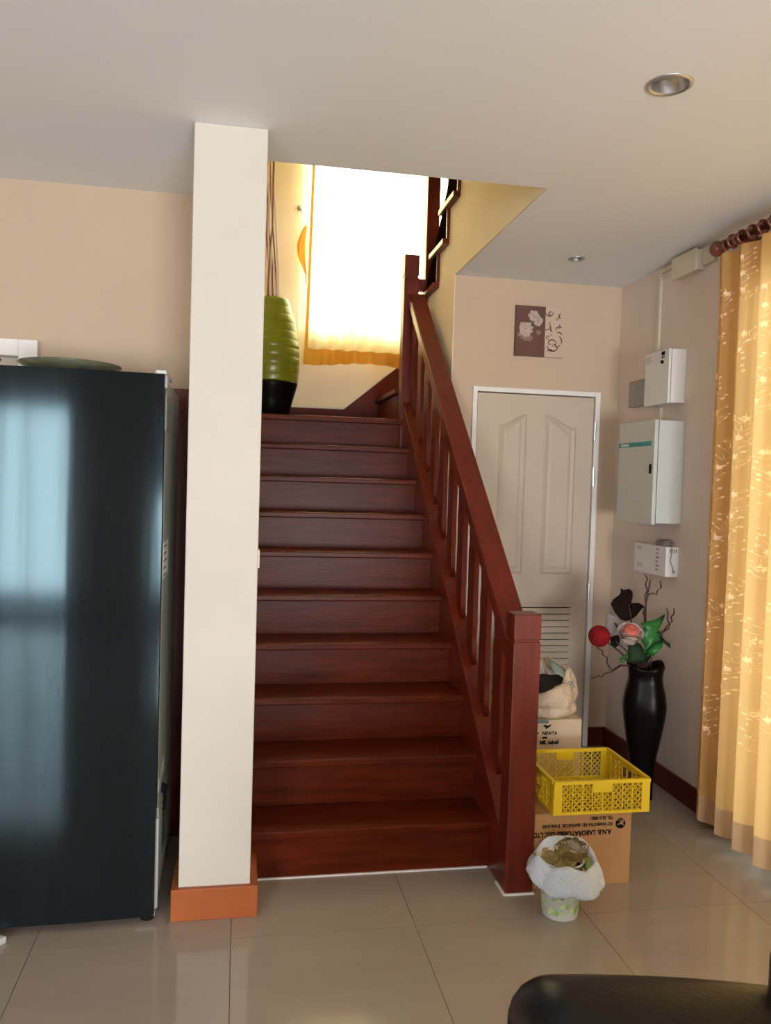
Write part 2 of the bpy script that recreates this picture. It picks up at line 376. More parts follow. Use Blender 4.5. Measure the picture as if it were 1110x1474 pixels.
for z in (1.775, 1.523, 0.877):
    hg = MB().tube([(1.9415, YB - 0.028, z - 0.052), (1.9415, YB - 0.028, z + 0.052)], 0.007, 10)
    hg.box(1.937, 1.946, YB - 0.025, YB - 0.006, z - 0.05, z + 0.05)
    hg.build('hinge', M_metal, d)

# second door head behind the fridge
d2 = empty('door_2'); struct(d2)
MB().box(-0.85, -0.78, YL - 0.03, YL + 0.1, 0, 1.965).box(-1.82, -1.75, YL - 0.03, YL + 0.1, 0, 1.965).box(-1.75, -0.85, YL - 0.03, YL + 0.1, 1.90, 1.965).build('door_frame', M_framew, d2, bevel=0.003)
box('door_leaf', M_doorw, d2, -1.745, -0.855, YL + 0.02, YL + 0.06, 0.01, 1.895)

# ------------------------------------------------------------------ windows
def window_y(name, x0, x1, z0, z1, y, nx, m, fm):
    e = empty(name); struct(e)
    f = MB().box(x0, x0 + .05, y, y + .06, z0, z1).box(x1 - .05, x1, y, y + .06, z0, z1).box(x0 + .05, x1 - .05, y, y + .06, z1 - .05, z1).box(x0 + .05, x1 - .05, y, y + .06, z0, z0 + .04)
    wd = (x1 - x0) / nx
    for i in range(1, nx): f.box(x0 + wd * i - .025, x0 + wd * i + .025, y, y + .06, z0 + .04, z1 - .05)
    f.build('window_frame', fm, e)
    for i in range(nx): box('pane', m, e, x0 + wd * i + .026, x0 + wd * (i + 1) - .026, y + .025, y + .03, z0 + .04, z1 - .05)
window_y('window_1', -2.75, -1.45, 0.0, 2.15, -3.26, 2, M_winb, M_framew)
window_y('added_window_4', 0.3, 1.75, 0.0, 2.15, -3.26, 2, M_winb, M_framew)  # unseen window added behind the camera to let the fill lamp in
window_y('window_2', WX0, WX1, WZ0, WZ1, YW + 0.05, 3, M_win, M_framew)
e = empty('window_3'); struct(e)
f = MB()
for (a, b_) in ((0.75, 0.80), (1.88, 1.94), (3.01, 3.06)): f.box(XR + .05, XR + .11, a, b_, 0, 2.36)
f.box(XR + .05, XR + .11, 0.80, 1.88, 2.30, 2.36).box(XR + .05, XR + .11, 1.94, 3.01, 2.30, 2.36).box(XR + .05, XR + .11, 0.80, 1.88, 0, 0.03).box(XR + .05, XR + .11, 1.94, 3.01, 0, 0.03)
f.build('window_frame', M_framew, e)
box('pane', M_win, e, XR + .078, XR + .083, 0.80, 1.88, 0.03, 2.30); box('pane', M_win, e, XR + .078, XR + .083, 1.94, 3.01, 0.03, 2.30)
struct(box('terrace', mat('pale_terrace', (0.7, 0.68, 0.64), 0.7), None, XR + 0.315, 5.5, -1.5, 5.0, -0.15, -0.02))

# ------------------------------------------------------------------ staircase
st = tag(empty('staircase', (0.43, 2.95, 0)), 'dark red varnished wooden staircase with slatted balustrade rising to a landing', 'staircase')
off = Vector(st.location)
def sp(mb, name, m, **k):
    mb.v = [tuple(Vector(p) - off) for p in mb.v]; return mb.build(name, m, st, **k)
RZ, GO, Y0 = 0.1842, 0.2165, 2.935
for k in range(1, 11):
    y = Y0 + (k - 1) * GO; z = k * RZ
    sp(MB().box(XS, 0.975, y, y + 0.02, z - RZ, z - 0.03), 'riser', M_wood)
    if k < 10: sp(MB().box(XS, 0.975, y - 0.028, y + GO + 0.003, z - 0.03, z), 'tread', M_wood, bevel=0.006)
sp(MB().box(XS, 0.975, Y0 + 9 * GO - 0.028, YW - 0.002, RZ * 10 - 0.035, RZ * 10), 'landing_floor', M_wood, bevel=0.006)
# closed string along the open side
def ns(y): return RZ + 0.8508 * (y - 2.907)
sp(MB().prism([(2.80, 0.0), (2.95, 0), (4.95, 1.70), (4.95, ns(4.95) + 0.10), (2.80, ns(2.80) + 0.10)], 0.968, 1.040, 'x'), 'string_board', M_woody, bevel=0.004)
# lower newel
nw = sp(MB().box(0.966, 1.066, 2.718, 2.808, 0.0, 0.905), 'newel_post', M_woodz, bevel=0.003)
q = MB().box(0.966, 1.066, 2.718, 2.808, 0.912, 1.003).box(0.970, 1.062, 2.722, 2.804, 0.9, 0.915); q.v = [tuple(Vector(p) - off) for p in q.v]; q.build('newel_cap', M_woodz, nw, bevel=0.003)
nw2 = sp(MB().box(0.955, 1.045, 4.86, 4.95, 1.60, 2.70), 'newel_post', M_woodz, bevel=0.003)
q = MB().box(0.955, 1.045, 4.86, 4.95, 2.71, 2.835).box(0.960, 1.040, 4.865, 4.945, 2.69, 2.715); q.v = [tuple(Vector(p) - off) for p in q.v]; q.build('newel_cap', M_woodz, nw2, bevel=0.003)
sp(MB().box(0.958, 0.966, 2.712, 2.812, 0, 0.006).box(0.966, 1.072, 2.710, 2.718, 0, 0.006).box(0.07, 0.965, 2.927, 2.935, 0, 0.005), 'caulk_line', M_framew)
# handrail
def rl(y): return 0.98 + 0.853 * (y - 2.963)
sp(MB().prism([(2.806, rl(2.806) - 0.075), (4.87, rl(4.87) - 0.075), (4.87, rl(4.87)), (2.806, rl(2.806))], 0.984, 1.086, 'x'), 'handrail', M_woody, bevel=0.006)
sp(MB().box(X1 - 0.02 - 0.06, 1.12, 4.89, 4.94, 2.63, 2.70), 'short_rail', M_woody, bevel=0.003)
# sawn flat balusters with wavy edges and a drilled hole at each end
def baluster(y, zb, zt):
    h = zt - zb; n = 26; L = []; Rr = []
    for i in range(n + 1):
        t = i / n; wv = 0.049
        for c_, a_, s_ in ((0.14, -0.006, 0.045), (0.25, 0.003, 0.04), (0.5, -0.004, 0.12), (0.75, 0.003, 0.04), (0.86, -0.006, 0.045)):
            wv += a_ * math.exp(-((t - c_) / s_) ** 2)
        L.append((-wv, zb + h * t)); Rr.append((wv, zb + h * t))
    sl_ = 0.852
    outer = [(a, b_ + (a * sl_ if i in (0, n) else 0)) for i, (a, b_) in enumerate(L)][::-1] + [(a, b_ + (a * sl_ if i in (0, n) else 0)) for i, (a, b_) in enumerate(Rr)]
    hole = lambda zc: [(0.008 * math.cos(-t * math.pi / 5), zc + 0.008 * math.sin(-t * math.pi / 5)) for t in range(10)]
    return curve_mesh([outer, hole(zb + 0.2 * h), hole(zb + 0.8 * h)], 0.011)
mesh_b = baluster(0, 0.0, 0.574)
mesh_b.transform(Matrix(((0, 0, 1, 0), (1, 0, 0, 0), (0, 1, 0, 0), (0, 0, 0, 1)))); mesh_b.materials.clear(); mesh_b.materials.append(M_woodz)
for k in range(10):
    y = 3.022 + 0.1975 * k
    o = bpy.data.objects.new('baluster', mesh_b); C.objects.link(o); o.parent = st
    o.location = Vector((1.018, y, ns(y) + 0.099)) - off
# winders and upper flight
for k in range(3):
    z = 1.842 + 0.196 * (k + 1)
    x = 0.958 + 0.22 * k
    sp(MB().prism([(x - 0.025, 4.955 if k else 4.955), (2.14, 4.992), (2.14, YW - 0.03 - .002), (x - 0.025 + 0.02 * k, YW - 0.032)], z - 0.032, z, 'z'), 'tread', M_wood, bevel=0.005)
    sp(MB().box(x, x + 0.02, 4.995, YW - 0.034, z - 0.196, z - 0.032), 'riser', M_wood)
for k in range(NT):
    yb, yn, z = tA(k)
    sp(MB().box(1.080, 2.14, yb, yn, z - 0.03, z), 'tread', M_woody, bevel=0.003)
    sp(MB().box(1.100, 2.14, yb - 0.006, yb + 0.010, z, z + 0.162), 'riser', M_woodz)
    yb2, yn2, z2 = tA(k + 1)
    sp(MB().prism([(yn - 0.02, z), (yb + 0.012, z), (yb + 0.012, z2 - 0.03), (yn2 - 0.01, z2 - 0.03)], 1.100, 1.116, 'x'), 'string_board', M_stringshade)
sp(MB().box(1.10, 1.178, 4.935, 5.0, 2.50, 3.85), 'newel_post', M_woodz, bevel=0.003)
for y in (4.555,):
    sp(MB().box(1.128, 1.148, y - 0.012, y + 0.012, 3.0, 3.9), 'baluster', M_woodz)
def rl2(y): return 3.62 - 0.92 * (y - 4.94)
sp(MB().prism([(4.94, rl2(4.94) - 0.07), (3.3, rl2(3.3) - 0.07), (3.3, rl2(3.3)), (4.94, rl2(4.94))], 1.11, 1.17, 'x'), 'handrail', M_woody)
# skirting following landing and winders on the stairwell's back wall
struct(MB().prism([(XS, 1.842), (0.96, 1.842), (2.1, 1.842), (2.1, 3.12), (0.715, 1.962), (XS, 1.962)], YW - 0.03, YW, 'y').build('baseboard_stair', M_skirt))
struct(MB().prism([(XS, 1.962), (0.715, 1.962), (2.1, 3.12), (2.1, 3.138), (0.71, 1.974), (XS, 1.974)], YW - 0.022, YW, 'y').build('trim_1', M_framew))
# small pale socket on the stair's left side, beside the column
struct(box('trim_2', M_framew, None, 0.068, 0.074, 2.74, 2.80, 1.155, 1.215))

# ------------------------------------------------------------------ fridge
FX0, FX1, FY = -0.965, -0.238, 2.655
fg = tag(empty('refrigerator', (-0.6, 2.95, 0)), 'tall black glossy refrigerator with grey side standing left of the white column', 'refrigerator')
fo = Vector(fg.location)
def fp(mb, name, m, parent=fg, **k):
    mb.v = [tuple(Vector(p) - fo) for p in mb.v]; return mb.build(name, m, parent, **k)
fp(MB().box(FX0 + 0.004, FX1 - 0.0002, 2.72, 3.30, 0.035, 1.765), 'body', M_fgrey, bevel=0.004)
# door, gently bowed
def doorf(u, v):
    x = FX0 + (FX1 - FX0) * u; return (x, FY + 0.016 * (abs(2 * u - 1) ** 2.2), 0.03 + (1.775 - 0.03) * v)
VV = [0, 0.004, 0.996, 1]
md = MB(); md.grid(lambda u, v: doorf(u, VV[round(v * 3)]), 24, 3); b0 = len(md.v)
md.grid(lambda u, v: (FX0 + (FX1 - FX0) * u, 2.712, 0.03 + 1.745 * VV[round(v * 3)]), 24, 3)
for i in range(24):
    md.f.append((i, i + 1, b0 + i + 1, b0 + i)); t0 = 3 * 25; md.f.append((t0 + i, t0 + i + 1, b0 + t0 + i + 1, b0 + t0 + i))
for r in (0, 24):
    for j in range(3): md.f.append((j * 25 + r, (j + 1) * 25 + r, b0 + (j + 1) * 25 + r, b0 + j * 25 + r))
fdoor = fp(md, 'door', M_fridge, smooth=True)
md_ = fdoor.modifiers.new('e', 'EDGE_SPLIT'); md_.split_angle = math.radians(35)
fp(MB().box(FX0 + 0.01, FX1 - 0.004, 2.70, 2.722, 0.04, 1.765), 'door_seal', M_fgrey)
fp(MB().box(FX1 - 0.03, FX1 + 0.004, 2.685, 2.93, 1.7755, 1.789).box(FX1 - 0.01, FX1 + 0.004, 2.715, 2.80, 1.735, 1.777), 'hinge_cover', M_flight, bevel=0.004)
fp(MB().box(FX1 - 0.003, FX1 + 0.003, 2.73, 2.90, 1.60, 1.715), 'recessed_panel', mat('fridge_side_pale', (0.33, 0.34, 0.29), 0.45), bevel=0.003)
def side_sticker(y0, y1, z0, z1, nm, skew=0.0):
    s_ = fp(MB().prism([(y0, z0), (y1, z0 + skew), (y1, z1 + skew), (y0, z1)], FX1 + 0.0002, FX1 + 0.0012, 'x'), nm, mat('bright_sticker', (0.92, 0.92, 0.86), 0.8, 0.1))
    mm = MB(); n = 5
    for i in range(n):
        zz = z1 - (i + 0.7) * (z1 - z0) / n + skew * 0.5; mm.box(FX1 + 0.0012, FX1 + 0.0016, y0 + 0.1 * (y1 - y0), y0 + (0.55 + 0.3 * random.random()) * (y1 - y0), zz, zz + 0.18 * (z1 - z0) / n)
    fp(mm, 'print', M_black, s_)
side_sticker(2.735, 2.92, 1.115, 1.235, 'sticker'); side_sticker(2.74, 2.93, 0.405, 0.445, 'sticker', 0.02)
fp(MB().box(FX1 - 0.003, FX1 + 0.004, 2.73, 3.02, 0.05, 0.36), 'side_cover', M_fgrey, bevel=0.004)
vm = MB()
for k in range(9): vm.prism([(2.86, 0.15 + k * 0.021), (2.98, 0.155 + k * 0.021), (2.98, 0.165 + k * 0.021), (2.86, 0.160 + k * 0.021)], FX1 + 0.0038, FX1 + 0.0048, 'x')
fp(vm, 'vent', M_black)
fp(MB().tube([(FX1 - 0.003, 2.87, 0.375), (FX1 + 0.02, 2.87, 0.372)], [0.018, 0.014], 12).tube([(FX1 + 0.008, 2.87, 0.37), (FX1 + 0.01, 2.885, 0.33), (FX1 + 0.006, 2.89, 0.29)], 0.006, 8), 'valve_knob', M_black, smooth=False)
fp(MB().box(FX1 - 0.012, FX1 + 0.006, 2.715, 2.745, 0.03, 0.33), 'edge_trim', M_flight, bevel=0.003)
for x in (FX1 - 0.025, FX0 + 0.04):
    ft = fp(MB().tube([(x, 2.72, 0.0), (x, 2.72, 0.018)], 0.022, 16), 'foot', M_black)
    fp(MB().box(x - 0.035, x + 0.026, 2.69, 2.76, 0.018, 0.034), 'foot_bracket', M_flight, ft, bevel=0.003)
for x in (FX1 - 0.05, FX0 + 0.05): fp(MB().tube([(x, 3.2, 0.0), (x, 3.2, 0.036)], 0.02, 12), 'foot', M_black)

# folded packaging sheet and glass dishes on top of the fridge
def dish(name, c, r, label, group=None, tilt=0.0):
    e_ = tag(empty(name, c), label, 'dish', group)
    e_.rotation_euler = (0, tilt, 0)
    pr = [(0.0001, 0.0), (r * 0.45, 0.0), (r * 0.55, 0.006), (r * 0.85, 0.038), (r, 0.051), (r * 0.985, 0.055), (r * 0.84, 0.042), (r * 0.54, 0.012), (0.0001, 0.010)]
    MB().lathe(pr, 48, cap=False).build('bowl', M_dish, e_, smooth=True)
    MB().lathe([(r * 0.60, 0.0185), (r * 0.78, 0.0385), (r * 0.78, 0.040), (r * 0.60, 0.0205)], 40, cap=False, fn=lambda t, i: (1 + 0.02 * math.sin(9 * t), 0)).build('painted_band', M_pinkp, e_, smooth=True)
    return e_
dish('serving_dish', (-0.572, 2.93, 1.767 + 0.0), 0.168, 'wide olive glass dish lying on the refrigerator top, nearest its middle')
dish('serving_dish', (-0.86, 2.86, 1.767), 0.085, 'small olive dish on the refrigerator top at the far left edge')
sh = MB(); sh.prism([(-0.95, 2.74), (-0.70, 2.735), (-0.60, 2.75), (-0.62, 2.757), (-0.93, 2.76)], 1.7655, 1.772, 'z')
tag(sh.build('folded_plastic_sheet', M_bag), 'thin crumpled white plastic sheet at the front edge of the refrigerator top', 'plastic sheet')

# white object lying on the floor at the fridge's left
wf = MB().prism([(-0.80, 2.60), (-0.69, 2.60), (-0.672, 2.625), (-0.70, 2.64), (-0.80, 2.64)], 0.0, 0.02, 'z')
tag(wf.build('floor_wedge', M_flight, bevel=0.003), 'small white plastic wedge on the floor before the refrigerator', 'wedge')

# dark board added in place of the shadow gap behind the fridge
tag(box('gap_shade_board', M_woodz, None, -0.29, -0.175, 3.33, 3.36, 0.0, 1.80, bevel=0.003), 'tall dark red board standing in for the shadow gap between refrigerator and column', 'board')

# ------------------------------------------------------------------ downlights
def downlight(x, y, r, label):
    e_ = tag(empty('recessed_downlight', (x, y, ZC)), label, 'ceiling lamp')
    MB().lathe([(r * 0.88, -0.0005), (r * 1.10, -0.0005), (r * 1.10, -0.003), (r * 1.0, -0.006), (r * 0.92, -0.006), (r * 0.87, -0.002)], 40, cap=False).build('trim_ring', M_metal, e_, smooth=True)
    MB().lathe([(r * 0.88, -0.003), (r * 0.84, 0.02), (r * 0.76, 0.045), (r * 0.60, 0.055), (r * 0.60, 0.060), (r * 0.3, 0.075), (0.0001, 0.078)], 40, cap=False).build('reflector', M_metal, e_, smooth=True)
    MB().lathe([(0.0001, 0.036), (r * 0.45, 0.038), (r * 0.58, 0.046), (r * 0.56, 0.056)], 32, cap=False).build('bulb', M_boxg, e_, smooth=True)
    return e_
downlight(1.152, 2.131, 0.058, 'larger round chrome recessed downlight in the ceiling near the camera')
downlight(1.607, 3.813, 0.040, 'small round recessed downlight in the ceiling before the store door wall')

# ------------------------------------------------------------------ picture on the back wall
pc = tag(empty('canvas_picture', (1.602, YB, 2.306)), 'square brown and cream canvas of pale flowers and scrolls above the white door', 'picture')
po = Vector(pc.location)
def pp(mb, name, m, **k):
    mb.v = [tuple(Vector(p) - po) for p in mb.v]; return mb.build(name, m, pc, **k)
px0, px1, pz0, pz1 = 1.463, 1.741, 2.17, 2.442; pm = 1.632
pp(MB().box(px0, pm, YB - 0.020, YB, pz0, pz1), 'brown_canvas', M_pbrown); pp(MB().box(pm, px1, YB - 0.020, YB, pz0, pz1), 'cream_canvas', M_pcream)
def petals(cx, cz, r, n, name, m, y, ln=1.0, a0=0, a1=2 * math.pi, wd=0.18):
    mm = MB()
    for i in range(n):
        a = a0 + (a1 - a0) * i / n + random.uniform(-.1, .1); rr = r * random.uniform(0.7, 1.0) * ln; w_ = r * wd
        ca, sa = math.cos(a), math.sin(a)
        pts = []
        for t, ww in ((0.1, .4), (0.5, 1), (0.85, .8), (1.0, .2)): pts.append((cx + ca * rr * t - sa * w_ * ww, cz + sa * rr * t + ca * w_ * ww))
        for t, ww in ((1.0, .2), (0.85, .8), (0.5, 1), (0.1, .4)): pts.append((cx + ca * rr * t + sa * w_ * ww, cz + sa * rr * t - ca * w_ * ww))
        mm.prism(pts, y - 0.0002 * i / n, y + 0.0008, 'y')
    pp(mm, name, m)
petals(1.520, 2.315, 0.048, 22, 'flower_print', M_ppink, YB - 0.0212, wd=.2)
petals(1.522, 2.300, 0.060, 9, 'flower_print', M_ppink2, YB - 0.0207, a0=3.5, a1=5.9, wd=.12)
petals(1.564, 2.390, 0.034, 14, 'flower_print', M_ppink, YB - 0.0212, wd=.3)
petals(1.592, 2.362, 0.032, 14, 'flower_print', M_ppink, YB - 0.0214, wd=.3)
petals(1.595, 2.300, 0.018, 7, 'flower_print', M_ppink2, YB - 0.0209, wd=.3)
def scroll(cx, cz, r, a0, a1, w_, turns=0.0):
    n = 14; L = []; R2 = []
    for i in range(n + 1):
        t = i / n; a = a0 + (a1 - a0) * t; rr = r * (1 - turns * t); ww = w_ * math.sin(math.pi * min(1, 0.08 + t * 0.92)) + 0.0006
        L.append((cx + (rr + ww) * math.cos(a), cz + (rr + ww) * math.sin(a))); R2.append((cx + (rr - ww) * math.cos(a), cz + (rr - ww) * math.sin(a)))
    return L + R2[::-1]
mm = MB()
for a in ((1.680, 2.236, 0.034, 3.3, 6.0, .0035, .1), (1.672, 2.242, 0.026, 0.3, 3.6, .003, .3), (1.690, 2.250, 0.012, 3.5, 7.0, .002, .4), (1.70, 2.262, 0.030, -.6, 1.2, .003, .1),
          (1.655, 2.415, 0.022, 3.4, 6.6, .003, .1), (1.725, 2.395, 0.016, 2.0, 4.4, .004, .1), (1.640, 2.330, 0.014, 4.0, 6.2, .002, .2), (1.69, 2.33, .03, 2.6, 4.2, .004, .1), (1.71, 2.29, .02, .2, 2.2, .003, .2),
          (1.665, 2.192, 0.02, 0.4, 2.8, .003, .2), (1.722, 2.215, .022, 1.5, 3.4, .0025, .2), (1.726, 2.345, .012, 2.4, 5, .003, .1)):
    mm.prism(scroll(*a), YB - 0.0209, YB - 0.0195, 'y')
random.seed(21)
for k in range(12): mm.prism(scroll(random.uniform(1.65, 1.72), random.uniform(2.19, 2.42), random.uniform(.006, .014), random.uniform(0, 3), random.uniform(3.5, 6), .0018, .3), YB - 0.0209, YB - 0.0195, 'y')
pp(mm, 'scroll_print', M_pbrown); stuff([q for q in pc.children if q.name.startswith('scroll')][0])

# ------------------------------------------------------------------ boxes on the right wall
def wallthing(name, loc, label, cat): return tag(empty(name, loc), label, cat)
def rel(mb, par, name, m, **k):
    o_ = Vector(par.location) if par.parent is None else Vector(par.parent.location)
    mb.v = [tuple(Vector(p) - o_) for p in mb.v]; return mb.build(name, m, par, **k)
# white control box with lock
wx = wallthing('control_box', (XR, 3.70, 2.0), 'white metal control box with round lock, above the larger grey cabinet', 'box')
rel(MB().box(2.012, XR, 3.588, 3.822, 1.876, 2.132), wx, 'housing', M_white, bevel=0.003)
rel(MB().box(1.998, 2.010, 3.592, 3.824, 1.874, 2.134), wx, 'cover', M_white, bevel=0.003)
rel(MB().tube([(1.9985, 3.650, 2.075), (1.990, 3.650, 2.075)], 0.008, 14), wx, 'lock', M_black)
mm = MB().box(1.9972, 1.9985, 3.633, 3.665, 2.108, 2.126)
for k in range(3): mm.box(1.9972, 1.9985, 3.636 + 0.01 * k, 3.642 + 0.01 * k, 2.094, 2.104)
rel(mm, wx, 'warning_print', M_black)
mm = MB()
for k in range(4): mm.box(1.9975, 1.9985, 3.76 + 0.01 * (k % 2), 3.812, 2.112 - 0.009 * k, 2.115 - 0.009 * k)
stuff(rel(mm, wx, 'print_lines', M_boxg))
gx = wallthing('switch_box', (XR, 3.96, 1.96), 'small flat grey box fixed beside the white control box', 'box')
rel(MB().box(2.045, XR, 3.832, 4.085, 1.895, 2.032), gx, 'housing', M_boxg, bevel=0.003)
rel(MB().box(2.0425, 2.045, 3.842, 3.862, 1.90, 2.03), gx, 'edge_strip', mat('mid_grey', (0.42, 0.41, 0.40), 0.5))
tag(box('paper_note', M_yellowp, None, XR - 0.002, XR, 3.835, 3.985, 2.036, 2.150), 'faded yellow paper note on the wall above the grey switch box', 'note')
# grey distribution cabinet
cx = wallthing('distribution_cabinet', (XR, 3.74, 1.55), 'large pale grey electrical cabinet with a teal stripe on the right wall', 'cabinet')
rel(MB().box(1.952, XR, 3.573, 3.93, 1.298, 1.790), cx, 'housing', M_cab, bevel=0.004)
cd = rel(MB().box(1.928, 1.948, 3.568, 3.935, 1.292, 1.792), cx, 'door', M_cab, bevel=0.004)
rel(MB().box(1.9465, 1.9535, 3.575, 3.928, 1.30, 1.786), cx, 'seal', M_dark)
rel(MB().box(1.9265, 1.9285, 3.595, 3.930, 1.668, 1.690), cd, 'teal_stripe', M_teal)
rel(MB().box(1.9235, 1.9285, 3.588, 3.606, 1.535, 1.580), cd, 'door_latch', M_black, bevel=0.002)
text('SIEMENS', 0.017, Matrix.Translation(-Vector(cx.location)) @ frame((1.926, 3.905, 1.673), (0, -1, 0), (0, 0, 1)), M_paperw, 'lettering', cd, 'LEFT', 1.3)
# router/charger box
rx = wallthing('controller_box', (XR, 3.74, 1.12), 'small white controller box with cable and black print, below the grey cabinet', 'box')
rel(MB().box(2.018, XR, 3.582, 3.895, 1.042, 1.187), rx, 'housing', M_white, bevel=0.003)
mm = MB()
for y_, z_, w_ in ((3.87, 1.165, .05), (3.87, 1.157, .04), (3.87, 1.083, .06), (3.86, 1.072, .05)): mm.box(2.0165, 2.0182, y_ - w_, y_, z_, z_ + .004)
for k in range(6): mm.box(2.0165, 2.0182, 3.645 + .01 * (k % 2), 3.675, 1.165 - .02 * k, 1.175 - .02 * k)
for k in range(4): mm.box(2.036 + .011 * k, 2.042 + .011 * k, 3.5808, 3.5822, 1.158, 1.177)
stuff(rel(mm, rx, 'print', M_boxg))
rel(MB().tube([(2.045, 3.58, 1.187), (2.043, 3.574, 1.15), (2.036, 3.574, 1.12), (2.05, 3.574, 1.09), (2.058, 3.578, 1.072)], 0.0025, 8).ball((2.058, 3.577, 1.066), 0.007, 10, 6), rx, 'cable', M_boxg, smooth=True)
cw = MB()
for k in range(4):
    pts = [(2.05 + 0.020 * math.cos(t * .7 + k), 3.66 + 0.045 * math.sin(t * .7), 1.195 + 0.010 * math.sin(t * .35 + k) + 0.003 * k) for t in range(19)]
    cw.tube(pts, 0.004, 6)
cw.box(2.03, 2.06, 3.63, 3.70, 1.188, 1.20)
tag(cw.build('coiled_cable', mat('dusty_cable', (0.22, 0.19, 0.17), 0.5), smooth=False), 'coil of dusty grey cable lying on top of the small white controller box', 'cable')
# junction box and conduit
jb = wallthing('junction_box', (XR, 3.56, 2.54), 'ivory plastic junction box high on the wall by the curtain rod', 'box')
rel(MB().box(XR - 0.045, XR, 3.46, 3.665, 2.475, 2.568), jb, 'housing', M_ivory, bevel=0.004)
rel(MB().box(XR - 0.052, XR - 0.0455, 3.455, 3.67, 2.470, 2.573), jb, 'cover', M_ivory, bevel=0.003)
rel(MB().box(XR - 0.02, XR, 3.36, 3.455, 2.49, 2.565), jb, 'back_plate', M_ivory, bevel=0.002)
cn = MB().box(XR - 0.014, XR, 3.84, 3.862, 2.135, 2.568).box(XR - 0.014, XR, 3.675, 3.84, 2.550, 2.568)
tag(cn.build('cable_trunking', M_ivory, bevel=0.002), 'thin white cable trunking running down the wall from the junction box', 'trunking')
tag(box('cable_trunking', M_ivory, None, XR - 0.014, XR, 3.79, 3.81, 1.794, 1.872, bevel=0.002), 'short piece of white trunking joining control box and grey cabinet', 'trunking')

# ------------------------------------------------------------------ right curtain
RODX, RODZ = 1.985, 2.492
cr = tag(empty('curtain_rod', (RODX, 3.2, RODZ)), 'red-brown turned wooden curtain rod with ball end above the amber curtain', 'curtain rod')
def rr_(mb, name, m, **k):
    o_ = Vector(cr.location); mb.v = [tuple(Vector(p) - o_) for p in mb.v]; return mb.build(name, m, cr, **k)
rr_(MB().tube([(RODX, 3.16, RODZ), (RODX, 0.2, RODZ)], 0.016, 16), 'rod', M_rod, smooth=True)
rr_(MB().ball((RODX, 3.208, RODZ), 0.033, 20, 14).tube([(RODX, 3.182, RODZ), (RODX, 3.170, RODZ), (RODX, 3.160, RODZ), (RODX, 3.148, RODZ), (RODX, 3.138, RODZ)], [0.014, 0.023, 0.017, 0.024, 0.016], 16), 'finial', M_rod, smooth=True)
for y in (3.06, 0.4):
    rr_(MB().box(RODX - 0.012, XR, y - 0.012, y + 0.012, RODZ - 0.012, RODZ + 0.012).tube([(RODX, y - 0.012, RODZ), (RODX, y + 0.012, RODZ)], 0.024, 16), 'bracket', M_rod, bevel=0.002)
ct = tag(empty('curtain', (2.0, 2.0, 0)), 'floor-length amber curtain embroidered with white sprigs at the right side', 'curtain')
CY1, CY0 = 3.20, 0.35
PL = 0.135
def cpos(y, z):
    t = z / 2.46; ph = 2 * math.pi * (y - 3.2) / PL
    soft = 1 - 0.45 * t
    amp = 0.030 * soft * (1 + 0.35 * math.sin(y * 7.3))
    s_ = math.sin(ph + 0.5 * math.sin(y * 5.1)) ; s_ = math.copysign(abs(s_) ** 0.6, s_)
    yy = y + 0.012 * math.sin(ph * 2) * soft + 0.0 * t
    x = 2.005 + amp * s_
    if t > 0.93: x = x * (1 - (t - 0.93) * 6) + 1.99 * (t - 0.93) * 6 + 0.008 * math.sin(ph)
    return Vector((x, yy, z))
def cfun(z0, z1):
    def fn(u, v):
        z = z0 + (z1 - z0) * v
        if u < 0.03:    # returns to the wall at its far end
            p = cpos(CY1, z); k = 1 - u / 0.03
            return Vector((p.x + (2.074 - p.x) * k, p.y + 0.05 * k, z)) - Vector((2.0, 2.0, 0))
        return cpos(CY1 - (u - 0.03) / 0.97 * (CY1 - CY0), z) - Vector((2.0, 2.0, 0))
    return fn
MB().grid(cfun(0.150, 2.462), 520, 24).build('cloth', M_curt, ct, smooth=True, fix=False)
MB().grid(cfun(0.036, 0.150), 520, 3).build('hem', M_hem, ct, smooth=True, fix=False)
# sprigs
spg = MB()
def leafq(y, z, a, l, w_):
    pts = []
    for t, ww in ((0, 0), (0.5, 1), (1, 0), (0.5, -1)):
        dy = math.cos(a) * l * t - math.sin(a) * w_ * ww; dz = math.sin(a) * l * t + math.cos(a) * w_ * ww
        p = cpos(min(3.199, y + dy), z + dz); pts.append((p.x - 0.0022 - 2.0, p.y - 2.0, p.z))
    b = len(spg.v); spg.v += pts; spg.f.append((b, b + 1, b + 2, b + 3))
for i in range(40):
    for j in range(6):
        y = 3.16 - 0.155 * i + random.uniform(-.03, .03); z = 0.42 + 0.33 * j + 0.16 * (i % 2) + random.uniform(-.04, .04)
        if y < 1.6 or z > 2.3: continue
        h_ = random.uniform(0.16, 0.24); lean = random.uniform(-.25, .25)
        for k in range(9):
            t = k / 8; yy = y + lean * h_ * t * t + .01 * math.sin(5 * t); zz = z + h_ * t
            leafq(yy, zz, math.pi / 2 + lean, h_ / 8, 0.0012)
            for sd in (-1, 1):
                a = math.pi / 2 - sd * (0.9 + random.uniform(-.3, .3)); L_ = 0.014 + 0.012 * random.random()
                leafq(yy, zz, a, L_ * 1.6, 0.0012)
                leafq(yy + math.cos(a) * L_ * 1.5, zz + math.sin(a) * L_ * 1.5, a, 0.016, 0.0045)
            if k % 3 == 2:
                for q_ in range(5): leafq(yy, zz, q_ * 1.256, 0.013, 0.005)
so = spg.build('embroidery', M_sprig, ct, fix=False); so['kind'] = 'stuff'
